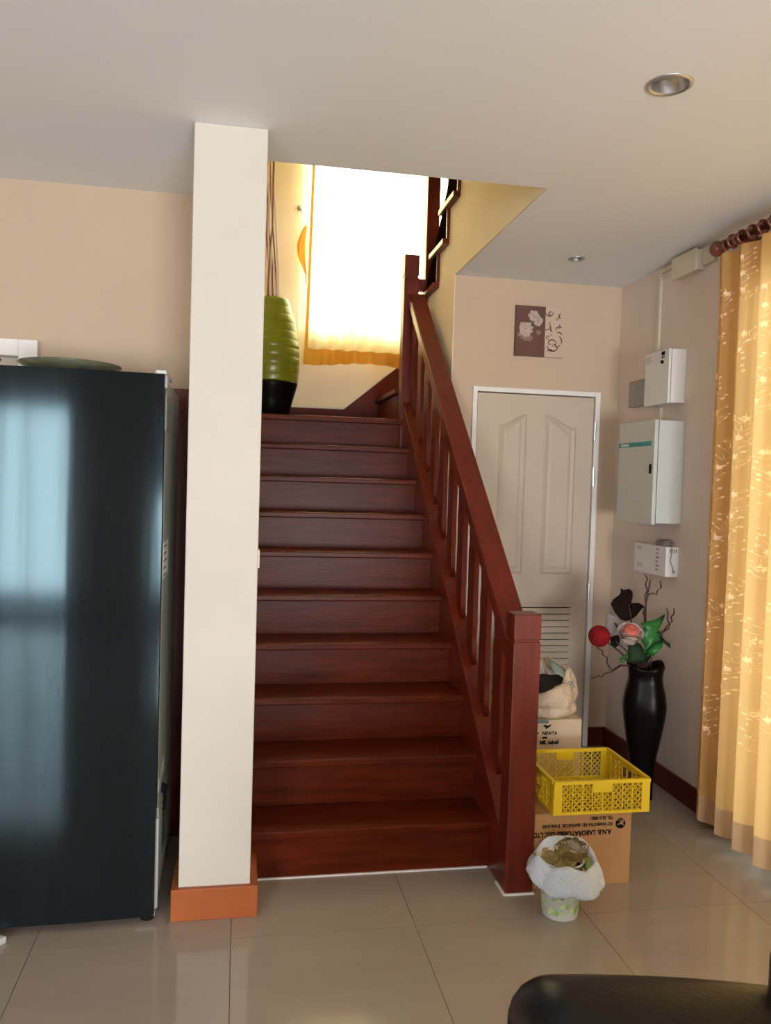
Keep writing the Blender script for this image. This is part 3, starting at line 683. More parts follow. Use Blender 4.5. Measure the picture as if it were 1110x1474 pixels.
# rings
ring = None
for k in range(20):
    y = 3.095 - 0.066 * k - (0.0 if k == 0 else 0.0)
    pts = [(0.024 * math.cos(t * math.pi / 8), 0, 0.024 * math.sin(t * math.pi / 8)) for t in range(17)]
    if ring is None:
        r0 = MB().tube(pts, 0.006, 8, cap=False).build('curtain_ring', M_rod, cr, smooth=True); ring = r0.data; o = r0
    else:
        o = bpy.data.objects.new('curtain_ring', ring); C.objects.link(o); o.parent = cr
    o.location = Vector((RODX, y, RODZ)) - Vector(cr.location); o.rotation_euler = (0, 0, 0)

# ------------------------------------------------------------------ stair window curtain
sc = tag(empty('curtain', (1.0, 5.6, 2.27)), 'sunlit golden curtain over the stair landing window', 'curtain')
def c2(u, z):
    x = 0.415 + 1.36 * u; t = (z - 2.27) / 1.9
    if u < 0.10: x += (0.10 - u) / 0.10 * (0.035 * (t)) - 0.0
    ph = 2 * math.pi * x / 0.115
    s_ = math.sin(ph + 0.8 * math.sin(x * 9)); 
    y = 5.63 + 0.022 * s_ * (1 + 0.3 * math.sin(x * 11)) * (1 - .3 * t)
    zz = z + (0.014 * math.sin(x * 8 + 1) if z < 2.3 else 0)
    return Vector((x, y, zz)) - Vector((1.0, 5.6, 2.27))
MB().grid(lambda u, v: c2(u, 2.36 + 1.80 * v), 260, 10).build('cloth', M_curt2, sc, smooth=True, fix=False)
MB().grid(lambda u, v: c2(u, 2.262 + 0.098 * v), 260, 2).build('hem', M_hem2, sc, smooth=True, fix=False)
tr = tag(MB().tube([(0.30, 5.64, 4.18), (2.05, 5.64, 4.18)], 0.014, 12).box(0.32, 0.34, 5.62, 5.75, 4.17, 4.19).box(2.0, 2.02, 5.62, 5.75, 4.17, 4.19).build('curtain_rod', M_rod), 'curtain rod over the landing window', 'curtain rod')
# gathered end of a tied-back curtain, and its hook
def gath(u, v):
    z = 2.80 + 0.40 * v; bul = 0.055 * math.sin(math.pi * min(1, max(0, (v - 0.18) / 0.82))) + 0.012
    x = 0.425 - bul * (1 - u) - 0.02 * (v - .5) * (1 - u) ; return (x, 5.66 + 0.03 * math.sin(u * 7) , z)
MB().grid(lambda u, v: c2(0.002 + 0.018 * u, 2.36 + 1.80 * v) + Vector((0, -0.003, 0)), 6, 10).build('side_hem', M_hem2, sc, smooth=True, fix=False)
tag(MB().grid(gath, 12, 16).build('tied_curtain_edge', M_hem2, smooth=True, fix=False), 'bulging tied-back fold of golden cloth left of the landing curtain', 'curtain')
tg = empty('tieback_hook', (0.372, YW, 3.33)); tag(tg, 'small dark hook on the wall left of the landing curtain', 'hook')
MB().tube([(0, 0, 0), (0, -0.03, 0), (0.008, -0.04, -0.012), (0.012, -0.035, -0.03)], [0.006, 0.006, 0.005, 0.004], 8).build('hook', M_boxg, tg, smooth=True)
MB().ball((0, -0.012, 0.008), 0.018, 12, 8, (0.9, 0.5, 1.2)).build('hook_plate', M_boxg, tg, smooth=True)

# ------------------------------------------------------------------ green vase with reeds on the landing
LZ = RZ * 10
VX, VY = 0.185, 5.25
gv = tag(empty('floor_vase', (VX, VY, LZ)), 'tall ribbed lime green vase with black foot on the stair landing', 'vase')
pr = []
H = 0.752
def vr(t): # radius against height fraction
    pts = [(0, .110), (.12, .135), (.3, .172), (.45, .180), (.6, .174), (.8, .148), (.93, .115), (1, .098)]
    for (a, ra), (b_, rb_) in zip(pts, pts[1:]):
        if t <= b_:
            k = (t - a) / (b_ - a); return ra + (rb_ - ra) * (k * k * (3 - 2 * k) * .3 + k * .7)
    return .098
low = [(vr(i / 60), H * i / 60) for i in range(0, 19)]
up = []
for i in range(0, 101):
    t = 18 / 60 + (1 - 18 / 60) * i / 100; rib = 0.0035 * abs(math.sin(math.pi * (t - 18 / 60) / (42 / 60) * 10)) ** 0.4
    up.append((vr(t) - 0.003 + rib, H * t))
up += [(up[-1][0] - 0.012, H), (up[-1][0] - 0.014, H * 0.9)]
MB().lathe(low, 48).build('black_foot', M_vase, gv, smooth=True)
MB().lathe(up, 48).build('green_body', M_vgreen, gv, smooth=True)
for k in range(9):
    a = k * 0.7; x0 = VX + 0.04 * math.cos(a); y0 = VY + 0.04 * math.sin(a)
    tx = VX - 0.035 + 0.03 * math.cos(a * 1.7) ; ty = VY + 0.04 * math.sin(a * 1.3); ht = 1.0 + 0.12 * (k % 3)
    pts = [(x0, y0, LZ + 0.60), (x0 + (tx - x0) * .3, y0 + (ty - y0) * .4, LZ + 0.95), (x0 + (tx - x0) * .75, y0 + (ty - y0) * .8, LZ + 1.2), (tx - .01, ty, LZ + 1.5), (tx - 0.02 + .004 * k, ty, LZ + 0.75 + ht)]
    tag(MB().tube(pts, 0.0055, 6).build('dried_reed', M_reed if k % 2 else M_petal, smooth=True), 'thin dried reed standing in the lime green vase', 'dried reed', 'dried reeds in the green vase')

# ------------------------------------------------------------------ cardboard box, crate, carton, sack
bx = tag(empty('cardboard_box', (1.265, 2.90, 0)), 'brown cardboard box with upside-down black lettering, under the yellow crate', 'box')
bo = Vector(bx.location)
BT = 0.274
def bp_(mb, name, m, par=None, **k):
    mb.v = [tuple(Vector(p) - bo) for p in mb.v]; return mb.build(name, m, par or bx, **k)
bp_(MB().box(1.078, 1.455, 2.747, 3.06, 0.0, BT - 0.004), 'carton_body', M_card, bevel=0.003)
bp_(MB().box(1.079, 1.454, 2.748, 2.902, BT - 0.004, BT), 'flap', M_card); bp_(MB().box(1.079, 1.454, 2.905, 3.059, BT - 0.004, BT), 'flap', M_card)
def btext(s_, size, x_right, z, sx=1.0):
    text(s_, size, Matrix.Translation(-bo) @ frame((x_right, 2.7462, z), (-1, 0, 0), (0, 0, -1)), M_black, 'lettering', bx, 'LEFT', sx)
btext('A.N.B. LABORATORIES CO., LTD.', 0.0245, 1.376, 0.206, 0.86)
btext('557 RAMINTRA RD. BANGKOK, THAILAND', 0.0165, 1.380, 0.233, 0.86)
btext('TEL. 02-5108821', 0.0165, 1.381, 0.256, 0.80)
lg = MB().lathe([(0.0001, 0), (0.0185, 0)], 28, cap=False); 
lgp = [(1.411 + 0.0195 * math.cos(t * math.pi / 14), 0.227 + 0.0195 * math.sin(t * math.pi / 14)) for t in range(28)]
bp_(MB().prism(lgp, 2.7458, 2.7468, 'y'), 'emblem', M_black)
bp_(MB().prism([(1.396, 0.222), (1.413, 0.232), (1.404, 0.236), (1.413, 0.234), (1.426, 0.240), (1.419, 0.228), (1.427, 0.216), (1.414, 0.225)], 2.7452, 2.7459, 'y').box(1.397, 1.425, 2.7452, 2.7459, 0.2395, 0.2410), 'emblem_mark', M_card)

# crate
cz = BT + 0.001; CH = 0.124
ck = tag(empty('plastic_crate', (1.325, 2.90, cz), 0.0), 'yellow latticed plastic crate resting on the brown cardboard box', 'crate')
KX, KY = 0.372 / 2, 0.345 / 2
def lattice(w_, h_, holes_solid, cell=0.0215, th=0.003, bw=0.0024):
    """bars in (u,v) as quads: diagonals clipped to the panel, skipping the solid plates"""
    quads = []
    def inside(u, v): return 0 <= u <= w_ and 0 <= v <= h_ and not any(a <= u <= b_ and c_ <= v <= d_ for a, b_, c_, d_ in holes_solid)
    step = cell
    for sgn in (1, -1):
        k = -h_ if sgn > 0 else 0
        while k < w_ + h_:
            # line u = k + sgn*v
            seg = None; n = int(h_ / 0.003)
            for i in range(n + 1):
                v = h_ * i / n; u = k + sgn * v; ok = inside(u, v)
                if ok and seg is None: seg = (u, v)
                if (not ok or i == n) and seg is not None:
                    quads.append((seg, (u, v))); seg = None
            k += step
    return quads
def crate_side(w_, name, T, handle):
    m = MB(); h_ = CH
    def bar(u0, u1, v0, v1, d0=-0.002, d1=0.002): m.box(u0, u1, d0, d1, v0, v1, T)
    bar(-w_ / 2, w_ / 2, h_ - 0.012, h_, -0.007, 0.006); bar(-w_ / 2, w_ / 2, 0, 0.010, -0.003, 0.003)
    bar(-w_ / 2, -w_ / 2 + 0.032, 0.010, h_ - 0.012, -0.003, 0.003); bar(w_ / 2 - 0.032, w_ / 2, 0.010, h_ - 0.012, -0.003, 0.003)
    nr = 8; iw = w_ - 0.064
    for i in range(1, nr):
        u = -iw / 2 + iw * i / nr
        if handle == 2 and 3 <= i <= 5: bar(u - .0016, u + .0016, 0.010, 0.04, -0.0045, 0.002); continue
        if i == 4: bar(u - .0016, u + .0016, 0.010, h_ - 0.045, -0.0045, 0.002); continue
        bar(u - .0016, u + .0016, 0.010, h_ - 0.012, -0.0045, 0.002)
    if handle == 1: bar(-iw / 8, iw / 8, h_ - 0.045, h_ - 0.012)
    solid = [(iw * 3 / 8, iw * 5 / 8, CH - 0.045 - 0.010, CH)]
    if handle == 2:
        # hand slots
        for a, b_ in ((-iw * .14, -iw * .01), (iw * .01, iw * .14)):
            pass
        bar(-iw * .17, -iw * .14, 0.045, h_ - 0.012); bar(iw * .14, iw * .17, 0.045, h_ - 0.012); bar(-iw * .012, iw * .012, 0.045, h_ - 0.012)
        bar(-iw * .14, iw * .14, 0.045, 0.058); bar(-iw * .14, iw * .14, h_ - 0.028, h_ - 0.012)
        solid = [(iw * .33, iw * .67, 0.035, CH)]
    bm = 0.0017
    for (p, q_) in lattice(iw, h_ - 0.022, solid):
        du, dv = q_[0] - p[0], q_[1] - p[1]; L_ = math.hypot(du, dv)
        if L_ < 0.006: continue
        nx, nz = -dv / L_ * bm, du / L_ * bm; b = len(m.v)
        for dd in (-0.0013, 0.0013):
            for (a, c_) in ((p[0] + nx, p[1] + nz), (q_[0] + nx, q_[1] + nz), (q_[0] - nx, q_[1] - nz), (p[0] - nx, p[1] - nz)):
                m.v.append(tuple(T @ Vector((a - iw / 2, dd, c_ + 0.010))))
        m.f += [(b, b + 1, b + 2, b + 3), (b + 7, b + 6, b + 5, b + 4), (b, b + 4, b + 5, b + 1), (b + 2, b + 6, b + 7, b + 3)]
    return m.build(name, M_yel, ck)
crate_side(2 * KX, 'side_panel', Matrix.Translation((0, -KY, 0)), 1)
crate_side(2 * KX, 'side_panel', Matrix.Translation((0, KY, 0)) @ Matrix.Rotation(math.pi, 4, 'Z'), 1)
crate_side(2 * KY - 0.012, 'side_panel', Matrix.Translation((KX - .003, 0, 0)) @ Matrix.Rotation(math.pi / 2, 4, 'Z'), 2)
crate_side(2 * KY - 0.012, 'side_panel', Matrix.Translation((-KX + .003, 0, 0)) @ Matrix.Rotation(-math.pi / 2, 4, 'Z'), 2)
m = MB()
for i in range(14): m.box(-KX + 0.01 + i * 0.0262, -KX + 0.015 + i * 0.0262, -KY + .004, KY - .004, 0.001, 0.005)
for i in range(13): m.box(-KX + .004, KX - .004, -KY + 0.012 + i * 0.0262, -KY + 0.017 + i * 0.0262, 0.0012, 0.0052)
m.build('bottom_grid', M_yel, ck)
# white carton behind the crate with printing
wc = tag(empty('carton', (1.33, 3.42, 0)), 'whitish carton with black print under the white sack', 'box')
wo = Vector(wc.location)
def wp(mb, name, m, **k):
    mb.v = [tuple(Vector(p) - wo) for p in mb.v]; return mb.build(name, m, wc, **k)
CT = 0.462
wp(MB().box(1.16, 1.478, 3.26, 3.55, 0, CT), 'carton_body', M_cardw, bevel=0.004)
wp(MB().prism([(1.302, .436), (1.312, .442), (1.322, .437), (1.340, .444), (1.334, .434), (1.322, .427), (1.315, .422), (1.312, .430)], 3.2588, 3.2602, 'y'), 'bird_emblem', M_black)
text('NEWTA', 0.021, Matrix.Translation(-wo) @ frame((1.298, 3.2592, 0.398), (1, 0, 0), (0, 0, 1)), M_black, 'lettering', wc, 'LEFT', 0.9)
text('bill. cabell', 0.024, Matrix.Translation(-wo) @ frame((1.290, 3.2592, 0.358), (1, 0, 0), (0, 0, 1)), M_black, 'lettering', wc, 'LEFT', 0.9)
wp(MB().box(1.300, 1.322, 3.2588, 3.2602, .382, .390).box(1.276, 1.283, 3.2588, 3.2602, .402, .409), 'print', M_black)
# sack
sk = tag(empty('sack', (1.34, 3.41, CT)), 'crumpled off-white plastic sack with dark opening on the whitish carton', 'sack')
def sfn(t, i):
    return 1 + 0.05 * math.sin(3 * t + i * .4) + 0.035 * math.sin(7 * t + i) + 0.02 * math.sin(13 * t + 2 * i), 0.0
n = 15; pr = []
base = [(0.140, 0.0), (0.152, 0.008), (0.157, 0.024), (0.153, 0.040), (0.146, 0.046), (0.152, 0.056), (0.158, 0.085), (0.155, 0.115), (0.146, 0.140), (0.132, 0.160), (0.120, 0.172), (0.110, 0.168), (0.100, 0.14), (0.09, 0.10)]
def tri(x): return 2 * abs(2 * (x / (2 * math.pi) - math.floor(x / (2 * math.pi) + 0.5))) - 1
def sfn2(t, i):
    a = 1 + 0.04 * tri(4 * t + i * .3) + 0.03 * tri(7 * t - i * .35) + 0.012 * tri(15 * t + 2 * i)
    a *= 0.90 + 0.10 * (abs(math.cos(t)) ** 6 + abs(math.sin(t)) ** 6)
    dz = 0
    if i >= 6: dz = (i - 5) / 6 * (0.050 * math.cos(t - 0.35) + 0.030 * math.sin(t) + 0.012 * tri(5 * t + i)) if i <= 11 else 0.045 * math.cos(t - .35) + .03 * math.sin(t)
    return a, dz
b = MB().lathe(base, 120, fn=sfn2, cap=False); b.v = [(x * 1.07, y * 1.0, z * 0.9) for x, y, z in b.v]; b.f.append(tuple(range(119, -1, -1)))
b.build('sack_cloth', M_sack, sk, smooth=True, solid=0.002)
MB().lathe([(0.0001, 0.125), (0.11, 0.115)], 24, cap=False, fn=lambda t, i: (1, 0.04 * i * math.cos(t - .35))).build('dark_inner_disc', M_dark, sk)  # near-black disc set inside the sack's opening
MB().grid(lambda u, v: (0.045 + 0.085 * u, 0.03 - 0.07 * v - .05 * u, 0.205 - 0.03 * u + 0.018 * math.sin(3 * u + 1) - 0.045 * v), 8, 4).build('sack_corner', cloth('teal_print_plastic', (0.36, 0.47, 0.42), 0.2), sk, smooth=True, solid=0.002)
MB().grid(lambda u, v: (-0.13 + 0.11 * u, -0.163 - 0.006 * math.sin(math.pi * u) + 0.028 * (1 - u) ** 2, -0.004 + 0.013 * v - .006 * u), 8, 2).build('blue_tape', cloth('blue_print_plastic', (0.16, 0.27, 0.32), 0.1), sk, smooth=True, solid=0.002)

# ------------------------------------------------------------------ waste bin with bag
bn = tag(empty('waste_bin', (1.112, 2.575, 0)), 'small white bin with green leaf print standing on the floor by the newel post', 'bin')
rb0, rb1, hb = 0.060, 0.073, 0.190
MB().lathe([(rb0 * 0.9, 0), (rb0, 0.004), (rb1, hb), (rb1 + .003, hb), (rb1 + .003, hb + .004), (rb1 - .003, hb + .004), (rb0 - .003, 0.006)], 48).build('tub', M_bin, bn, smooth=True)
for (mm_, seed, cnt, nm) in ((M_leafp, 3, 20, 'leaf_print'), (M_leafp2, 9, 22, 'leaf_print')):
    random.seed(seed); g = MB()
    for i in range(cnt):
        a = -math.pi / 2 + random.uniform(-1.6, 1.6); z = random.uniform(0.028, 0.10) if i > 3 else .12; L_ = random.uniform(.014, .028); d_ = random.uniform(0, 6.28); w_ = L_ * .38
        pts = []
        for t in range(10):
            th = t / 10 * 2 * math.pi; u = L_ / 2 * math.cos(th) ; v = w_ * math.sin(th) * (1 - .3 * math.cos(th))
            uu = u * math.cos(d_) - v * math.sin(d_); vv = u * math.sin(d_) + v * math.cos(d_)
            zz = min(max(z + vv, .006), .17); r = rb0 + (rb1 - rb0) * zz / hb + 0.0007 + .0001 * (i % 5) + (0.0004 if seed == 9 else 0); pts.append((r * math.cos(a + uu / r), r * math.sin(a + uu / r), zz))
        b = len(g.v); g.v += pts; g.f.append(tuple(b + k for k in range(10)))
    stuff(g.build(nm, mm_, bn, fix=False))
random.seed(11)
bgp = [(0.067, 0.150), (0.084, 0.188), (0.093, 0.205), (0.099, 0.207), (0.108, 0.197), (0.118, 0.176), (0.127, 0.152), (0.131, 0.138), (0.124, 0.126), (0.108, 0.124), (0.09, 0.130)]
def tri(x): return 2 * abs(2 * (x / (2 * math.pi) - math.floor(x / (2 * math.pi) + 0.5))) - 1
def bfn(t, i):
    k = min(1, i / 6)
    m_ = 1 + (0.05 * tri(3 * t + .6 + i * .12) + 0.035 * tri(7 * t + 1.3 - i * .22) + .02 * tri(13 * t + i * .5)) * k
    dz = (0.016 * math.sin(t + 0.3) + 0.010 * tri(2 * t + .8) + 0.007 * tri(5 * t)) * min(1, i / 2)
    if i >= 6: dz += -0.010 * math.cos(t + 1.1) + .012 * tri(3 * t + .8) * (i - 5) / 4
    return m_, dz
tag(MB().lathe(bgp, 120, c=(1.130, 2.575, 0), fn=bfn, cap=False).build('bin_liner', M_bag, smooth=True, solid=0.0012), 'white plastic bag folded over the rim of the leaf-print bin', 'plastic bag')
# cellophane and wrapper inside
def cel(t, i): return 1 + 0.12 * math.sin(4 * t + i * 1.3) + 0.06 * math.sin(9 * t + i), 0.006 * math.sin(6 * t + i)
tag(MB().lathe([(0.040, 0.18), (0.052, 0.195), (0.052, 0.222), (0.036, 0.238), (0.012, 0.246)], 40, c=(1.155, 2.59, 0), fn=cel).build('cellophane_wrapper', M_clear, fix=True), 'crumpled clear wrapper inside the waste bin', 'wrapper')
tag(MB().grid(lambda u, v: (1.175 + 0.012 * math.cos(u * 3) + .012 * u, 2.50 + 0.03 * v + .004 * math.sin(9 * u), 0.208 - 0.045 * u + .012 * v), 8, 5).build('green_wrapper', cloth('green_wrap', (0.36, 0.47, 0.12), 0.2), smooth=True, solid=.001), 'green plastic wrapper scrap at the right rim of the bin', 'wrapper')
tag(MB().lathe([(0.0001, 0.190), (0.05, 0.188), (0.084, 0.197)], 24, c=(1.110, 2.58, 0), fn=cel, cap=False).build('food_scraps', mat('olive_scraps', (0.30, 0.25, 0.10), 0.6, var=0.4, scale=40), smooth=True), 'olive and brown rubbish filling the bin', 'rubbish')

# ------------------------------------------------------------------ black vase and flowers
BVX, BVY = 1.918, 3.545
bv = tag(empty('floor_vase', (BVX, BVY, 0)), 'tall black curvy vase in the corner below the wall boxes', 'vase')
VP = [(0.058, 0), (0.056, 0.02), (0.055, 0.10), (0.068, 0.20), (0.090, 0.31), (0.104, 0.40), (0.106, 0.445), (0.098, 0.50), (0.086, 0.545), (0.082, 0.575), (0.086, 0.61), (0.092, 0.632), (0.086, 0.628), (0.074, 0.57), (0.05, 0.45)]
def vfn(t, i):
    c4 = math.cos(4 * (t - 0.35)); return 1 + 0.06 * c4, (0.012 * math.cos(4 * (t - 0.35)) if 11 <= i <= 12 else 0)
vb = MB().lathe(VP, 64, fn=vfn).build('vase_body', M_vase, bv, smooth=True)
def bvthing(mb, name, label, cat, m, group=None, **k): return tag(mb.build(name, m, None, **k), label, cat, group)
TOP = 0.60
def stem_to(x, y, z, r=0.004, bend=0.04):
    x0, y0 = BVX + random.uniform(-.02, .02), BVY + random.uniform(-.02, .02)
    return [(x0, y0, 0.48), (x0 + (x - x0) * .25, y0 + (y - y0) * .25, TOP + 0.03), (x0 + (x - x0) * .65, y0 + (y - y0) * .65, TOP + (z - TOP) * .6 + bend * .2), (x, y, z)]
def flower(name, label, c, head, hm, smooth=True, parts=()):
    e_ = tag(empty(name, c), label, 'flower'); cv = Vector(c)
    s_ = MB().tube([tuple(Vector(p) - cv) for p in stem_to(*c)], 0.0035, 6); s_.build('stem', M_leafd, e_, smooth=True)
    head.build('bloom', hm, e_, smooth=smooth)
    for (pm_, nm, mt) in parts: pm_.build(nm, mt, e_, smooth=True)
    return e_
random.seed(5)
flower('pompom_flower', 'round dark red pompom bloom at the left of the black vase', (1.655, 3.50, 0.775), MB().ball((0, 0, 0), 0.050, 28, 18), M_red)
# cream rose with coral centre
rose = MB()
for ring_, (r, hh, nn) in enumerate(((0.052, 0.075, 6), (0.043, 0.085, 5), (0.032, 0.088, 5))):
    for k in range(nn):
        a = 2 * math.pi * (k + 0.5 * ring_) / nn
        def pf(u, v, a=a, r=r, hh=hh, nn=nn):
            aa = a + (u - .5) * 2.2 * math.pi / nn; rad = 0.012 + (r - 0.012) * (math.sin(v * math.pi * .5) ** .8) + 0.010 * max(0, v - .8) * 4
            return (rad * math.cos(aa), rad * math.sin(aa), hh * v * (1 - .25 * (2 * u - 1) ** 2) - 0.07)
        rose.grid(pf, 6, 6)
cen = MB().lathe([(0.012, -0.03), (0.034, 0.0), (0.036, 0.012), (0.028, 0.024), (0.012, 0.026), (0.001, 0.018)], 24, fn=lambda t, i: (1 + .07 * math.sin(5 * t + i * 2), 0), cap=False)
rs_ = flower('rose', 'cream artificial rose with coral pink heart in the black vase', (1.795, 3.47, 0.80), rose, M_petal, parts=((cen, 'heart', M_pink),))
rs_.rotation_euler = (0.55, -0.1, 0)
for ch in rs_.children:
    if ch.name.startswith('stem'): ch.matrix_parent_inverse = Matrix.Rotation(0, 4, 'X'); ch.data.transform(rs_.rotation_euler.to_matrix().to_4x4().inverted())
veil = MB().grid(lambda u, v: (-0.05 + 0.075 * u, 0.03 * math.sin(3 * u) , -0.045 + 0.09 * v * (0.6 + .4 * math.sin(3.1 * u)) + .01 * math.sin(8 * u)), 10, 6)
flower('petal_fan', 'grey translucent petal fan between red pompom and rose', (1.745, 3.53, 0.83), veil, cloth('grey_veil', (0.40, 0.36, 0.36), 0.4))
def leafmesh(pts2, c, nrm_yaw, thick_curve=0.02, n=None):
    """flat outline of a leaf in (x,z) turned about z and cupped a little; triangulated as fan strips"""
    m = MB(); k = len(pts2); cxm = sum(p[0] for p in pts2) / k; czm = sum(p[1] for p in pts2) / k
    ca, sa = math.cos(nrm_yaw), math.sin(nrm_yaw)
    def T(x, z, d_): return (c[0] + x * ca - d_ * sa, c[1] + x * sa + d_ * ca, c[2] + z)
    m.v.append(T(cxm, czm, thick_curve))
    for p in pts2:
        m.v.append(T(cxm + (p[0] - cxm) * .5, czm + (p[1] - czm) * .5, thick_curve * .8))
    for p in pts2: m.v.append(T(p[0], p[1], 0))
    for i in range(k):
        j = (i + 1) % k; m.f.append((0, 1 + i, 1 + j)); m.f.append((1 + i, 1 + k + i, 1 + k + j, 1 + j))
    return m
def px2(lst, ox, oz): # pixel-like outline numbers to metres, for leaf silhouettes
    s_ = 3.62 / 1172 / 6.53
    return [((a - ox) * s_, -(b_ - oz) * s_) for a, b_ in lst]
def leafthing(lst, loc, label, m, yaw=0.15, cat='leaf', name='artificial_leaf', dep=0.015):
    ox = sum(a for a, _ in lst) / len(lst); oz = sum(b_ for _, b_ in lst) / len(lst)
    e_ = tag(empty(name, loc), label, cat)
    leafmesh(px2(lst, ox, oz), (0, 0, 0), yaw, dep).build('blade', m, e_, smooth=True, solid=0.0015)
    cv = Vector(loc); MB().tube([tuple(Vector(p) - cv) for p in stem_to(*loc)], 0.003, 6).build('stem', M_twig, e_, smooth=True)
def w_at(cx_, cy_, yy=3.52):
    # point of the flower cluster from its place in the bouquet sketch
    X = 1.663 + (cx_ - 172) * (3.62 / 1172 / 6.53) * 1.0; Z = 0.779 - (cy_ - 600) * (3.62 / 1172 / 6.53)
    return (X, yy, Z + 0.0)
leafthing([(388, 115), (420, 132), (490, 125), (530, 150), (535, 200), (520, 270), (530, 320), (590, 280), (610, 265), (650, 285), (680, 305), (640, 330), (590, 390), (540, 420), (490, 440), (440, 440), (400, 420), (330, 350), (283, 268), (310, 225), (380, 180), (395, 150)],
          w_at(470, 300), 'large black-brown leaf rising above the rose', M_blackleaf, dep=0.01)
leafthing([(270, 620), (360, 600), (385, 640), (380, 700), (340, 725), (285, 700)], w_at(330, 660, 3.5), 'dark leaf tucked between red pompom and rose', M_blackleaf)
leafthing([(570, 455), (680, 440), (760, 420), (865, 372), (800, 430), (740, 490), (760, 540), (850, 590), (790, 600), (840, 650), (800, 690), (700, 740), (660, 790), (615, 740), (640, 690), (590, 640), (565, 560), (610, 500)],
          w_at(700, 590, 3.49), 'large bright green pointed leaf to the right of the rose', M_leaf, dep=-0.02)
leafthing([(440, 700), (520, 650), (590, 700), (640, 780), (690, 835), (600, 880), (520, 870), (450, 860), (430, 780)], w_at(560, 790, 3.50), 'dark green leaf hanging over the black vase rim', M_leafd, dep=-0.02)
leafthing([(345, 820), (400, 800), (440, 770), (430, 840), (390, 870), (360, 850)], w_at(395, 825, 3.48), 'small green leaf at the left of the black vase rim', M_leaf)
leafthing([(780, 560), (835, 585), (850, 640), (900, 680), (945, 700), (950, 750), (900, 715), (840, 670), (790, 620)], w_at(865, 655, 3.52), 'narrow dark green leaf pointing right from the black vase', M_leafd)
leafthing([(615, 740), (700, 660), (800, 630), (790, 680), (700, 760), (650, 795)], w_at(705, 715, 3.46), 'curled shiny green leaf low on the right', M_leaf, dep=-0.03)
def twig(lst, label, yy=3.53, r=0.0035, start=True):
    pts = [w_at(a, b_, yy) for a, b_ in lst]
    if start: pts = [(BVX - 0.01, BVY, 0.5), (BVX - .005, BVY - .01, 0.62)] + pts
    # soften
    tag(MB().tube(pts, [r] * (len(pts) - 1) + [r * .6], 6).build('curly_twig', M_twig, smooth=True), label, 'twig')
twig([(430, 915), (340, 970), (245, 1000), (232, 1030), (195, 1010), (150, 1035), (105, 1040)], 'long curly twig reaching left to the door frame, low')
twig([(430, 915), (345, 968), (290, 900), (285, 835), (240, 810), (235, 765), (185, 745), (165, 705)], 'curly twig bending up under the red pompom', 3.54)
twig([(690, 430), (700, 300), (730, 130), (735, 60)], 'straight dark twig reaching up to the controller box', 3.56)
twig([(680, 430), (655, 400), (685, 310), (670, 220), (695, 170), (670, 110), (690, 50), (655, 5)], 'wavy dark twig left of the straight one', 3.545)
twig([(700, 330), (722, 215), (770, 200), (812, 213), (820, 175), (860, 145), (845, 75)], 'hooked twig bending right under the controller box', 3.56)
twig([(800, 560), (870, 580), (925, 545), (935, 510), (905, 460), (910, 400), (893, 342)], 'wavy twig at the right, inner of the pair', 3.53)
twig([(800, 590), (880, 600), (935, 520), (985, 480), (965, 440), (1000, 405), (995, 345)], 'wavy twig at the right, outer of the pair', 3.55)
twig([(560, 850), (560, 420), (548, 290), (550, 180)], 'short thin twig behind the black leaf', 3.57, 0.0028)

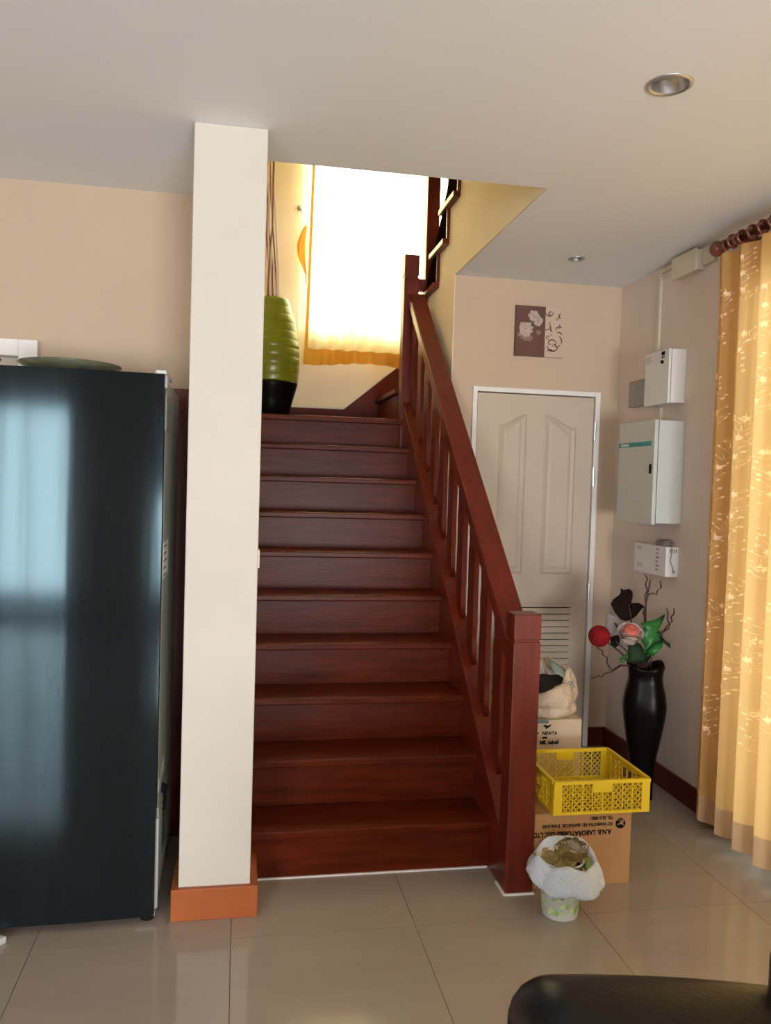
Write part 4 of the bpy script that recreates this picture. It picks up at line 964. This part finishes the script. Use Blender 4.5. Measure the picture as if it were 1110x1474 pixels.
# ------------------------------------------------------------------ black leather armchair, facing left
ac = tag(empty('armchair', (0.85, 0.9, 0)), 'black leather armchair, only its rounded arm in view at the lower right', 'armchair')
ao = Vector(ac.location)
def arm(y0, y1, zt, parent=ac):
    m = MB(); n = 40; yc = (y0 + y1) / 2; hw = (y1 - y0) / 2
    prof_ = []
    for i in range(17):
        a = math.pi * i / 16; prof_.append((hw * math.cos(a) * 1.0, 0.085 * math.sin(a)))
    prof_ = [(hw * .92, -0.40)] + prof_ + [(-hw * .92, -0.40)]
    NX = 30
    k = len(prof_)
    for i in range(NX + 1):
        t = (i / NX) ** 2; x = 0.455 + 0.62 * t
        e_ = min(1, (t + 0.0) / 0.13); e_ = math.sqrt(max(0.0, 1 - (1 - e_) ** 2)); e_ = 0.30 + 0.70 * e_
        zz = zt - 0.03 * t - (0.055 * t * t); rip = 1 + (0.012 * math.sin(t * 260) if t < 0.12 else 0)
        for (a, b_) in prof_:
            if b_ >= 0: m.v.append((x - ao.x + (0.03 * (1 - e_)), yc + a * (0.75 + .25 * e_) * rip - ao.y, zz - 0.085 + b_ * e_ - 0.05 * (1 - e_)))
            else: m.v.append((x - ao.x + .03 * (1 - e_), yc + a * (0.75 + .25 * e_) - ao.y, 0.16))
    for i in range(NX):
        for j in range(k - 1): m.f.append((i * k + j, i * k + j + 1, (i + 1) * k + j + 1, (i + 1) * k + j))
        m.f.append((i * k + k - 1, i * k, (i + 1) * k, (i + 1) * k + k - 1))
    m.f.append(tuple(range(k))); m.f.append(tuple(NX * k + j for j in reversed(range(k))))
    o_ = m.build('arm', M_leather, parent, smooth=True)
    md_ = o_.modifiers.new('e', 'EDGE_SPLIT'); md_.split_angle = math.radians(60)
    return o_
arm(1.10, 1.31, 0.655); arm(0.35, 0.56, 0.655)
def ap(mb, name, bevel=0.03):
    mb.v = [tuple(Vector(p) - ao) for p in mb.v]; o_ = mb.build(name, M_leather, ac, bevel=bevel); o_.modifiers[0].segments = 5
    for p in o_.data.polygons: p.use_smooth = True
    return o_
ap(MB().box(0.52, 1.10, 0.565, 1.095, 0.14, 0.27), 'base', 0.01)
ap(MB().box(0.47, 0.93, 0.57, 1.09, 0.275, 0.43), 'seat_cushion', 0.045)
ap(MB().box(0.935, 1.22, 0.36, 1.30, 0.16, 0.70), 'backrest', 0.07)
for (x, y) in ((0.56, 0.45), (0.56, 1.20), (1.15, 0.45), (1.15, 1.20)):
    MB().lathe([(0.02, 0), (0.028, 0.155)], 12, c=(x - ao.x, y - ao.y, 0)).build('leg', M_metal, ac)
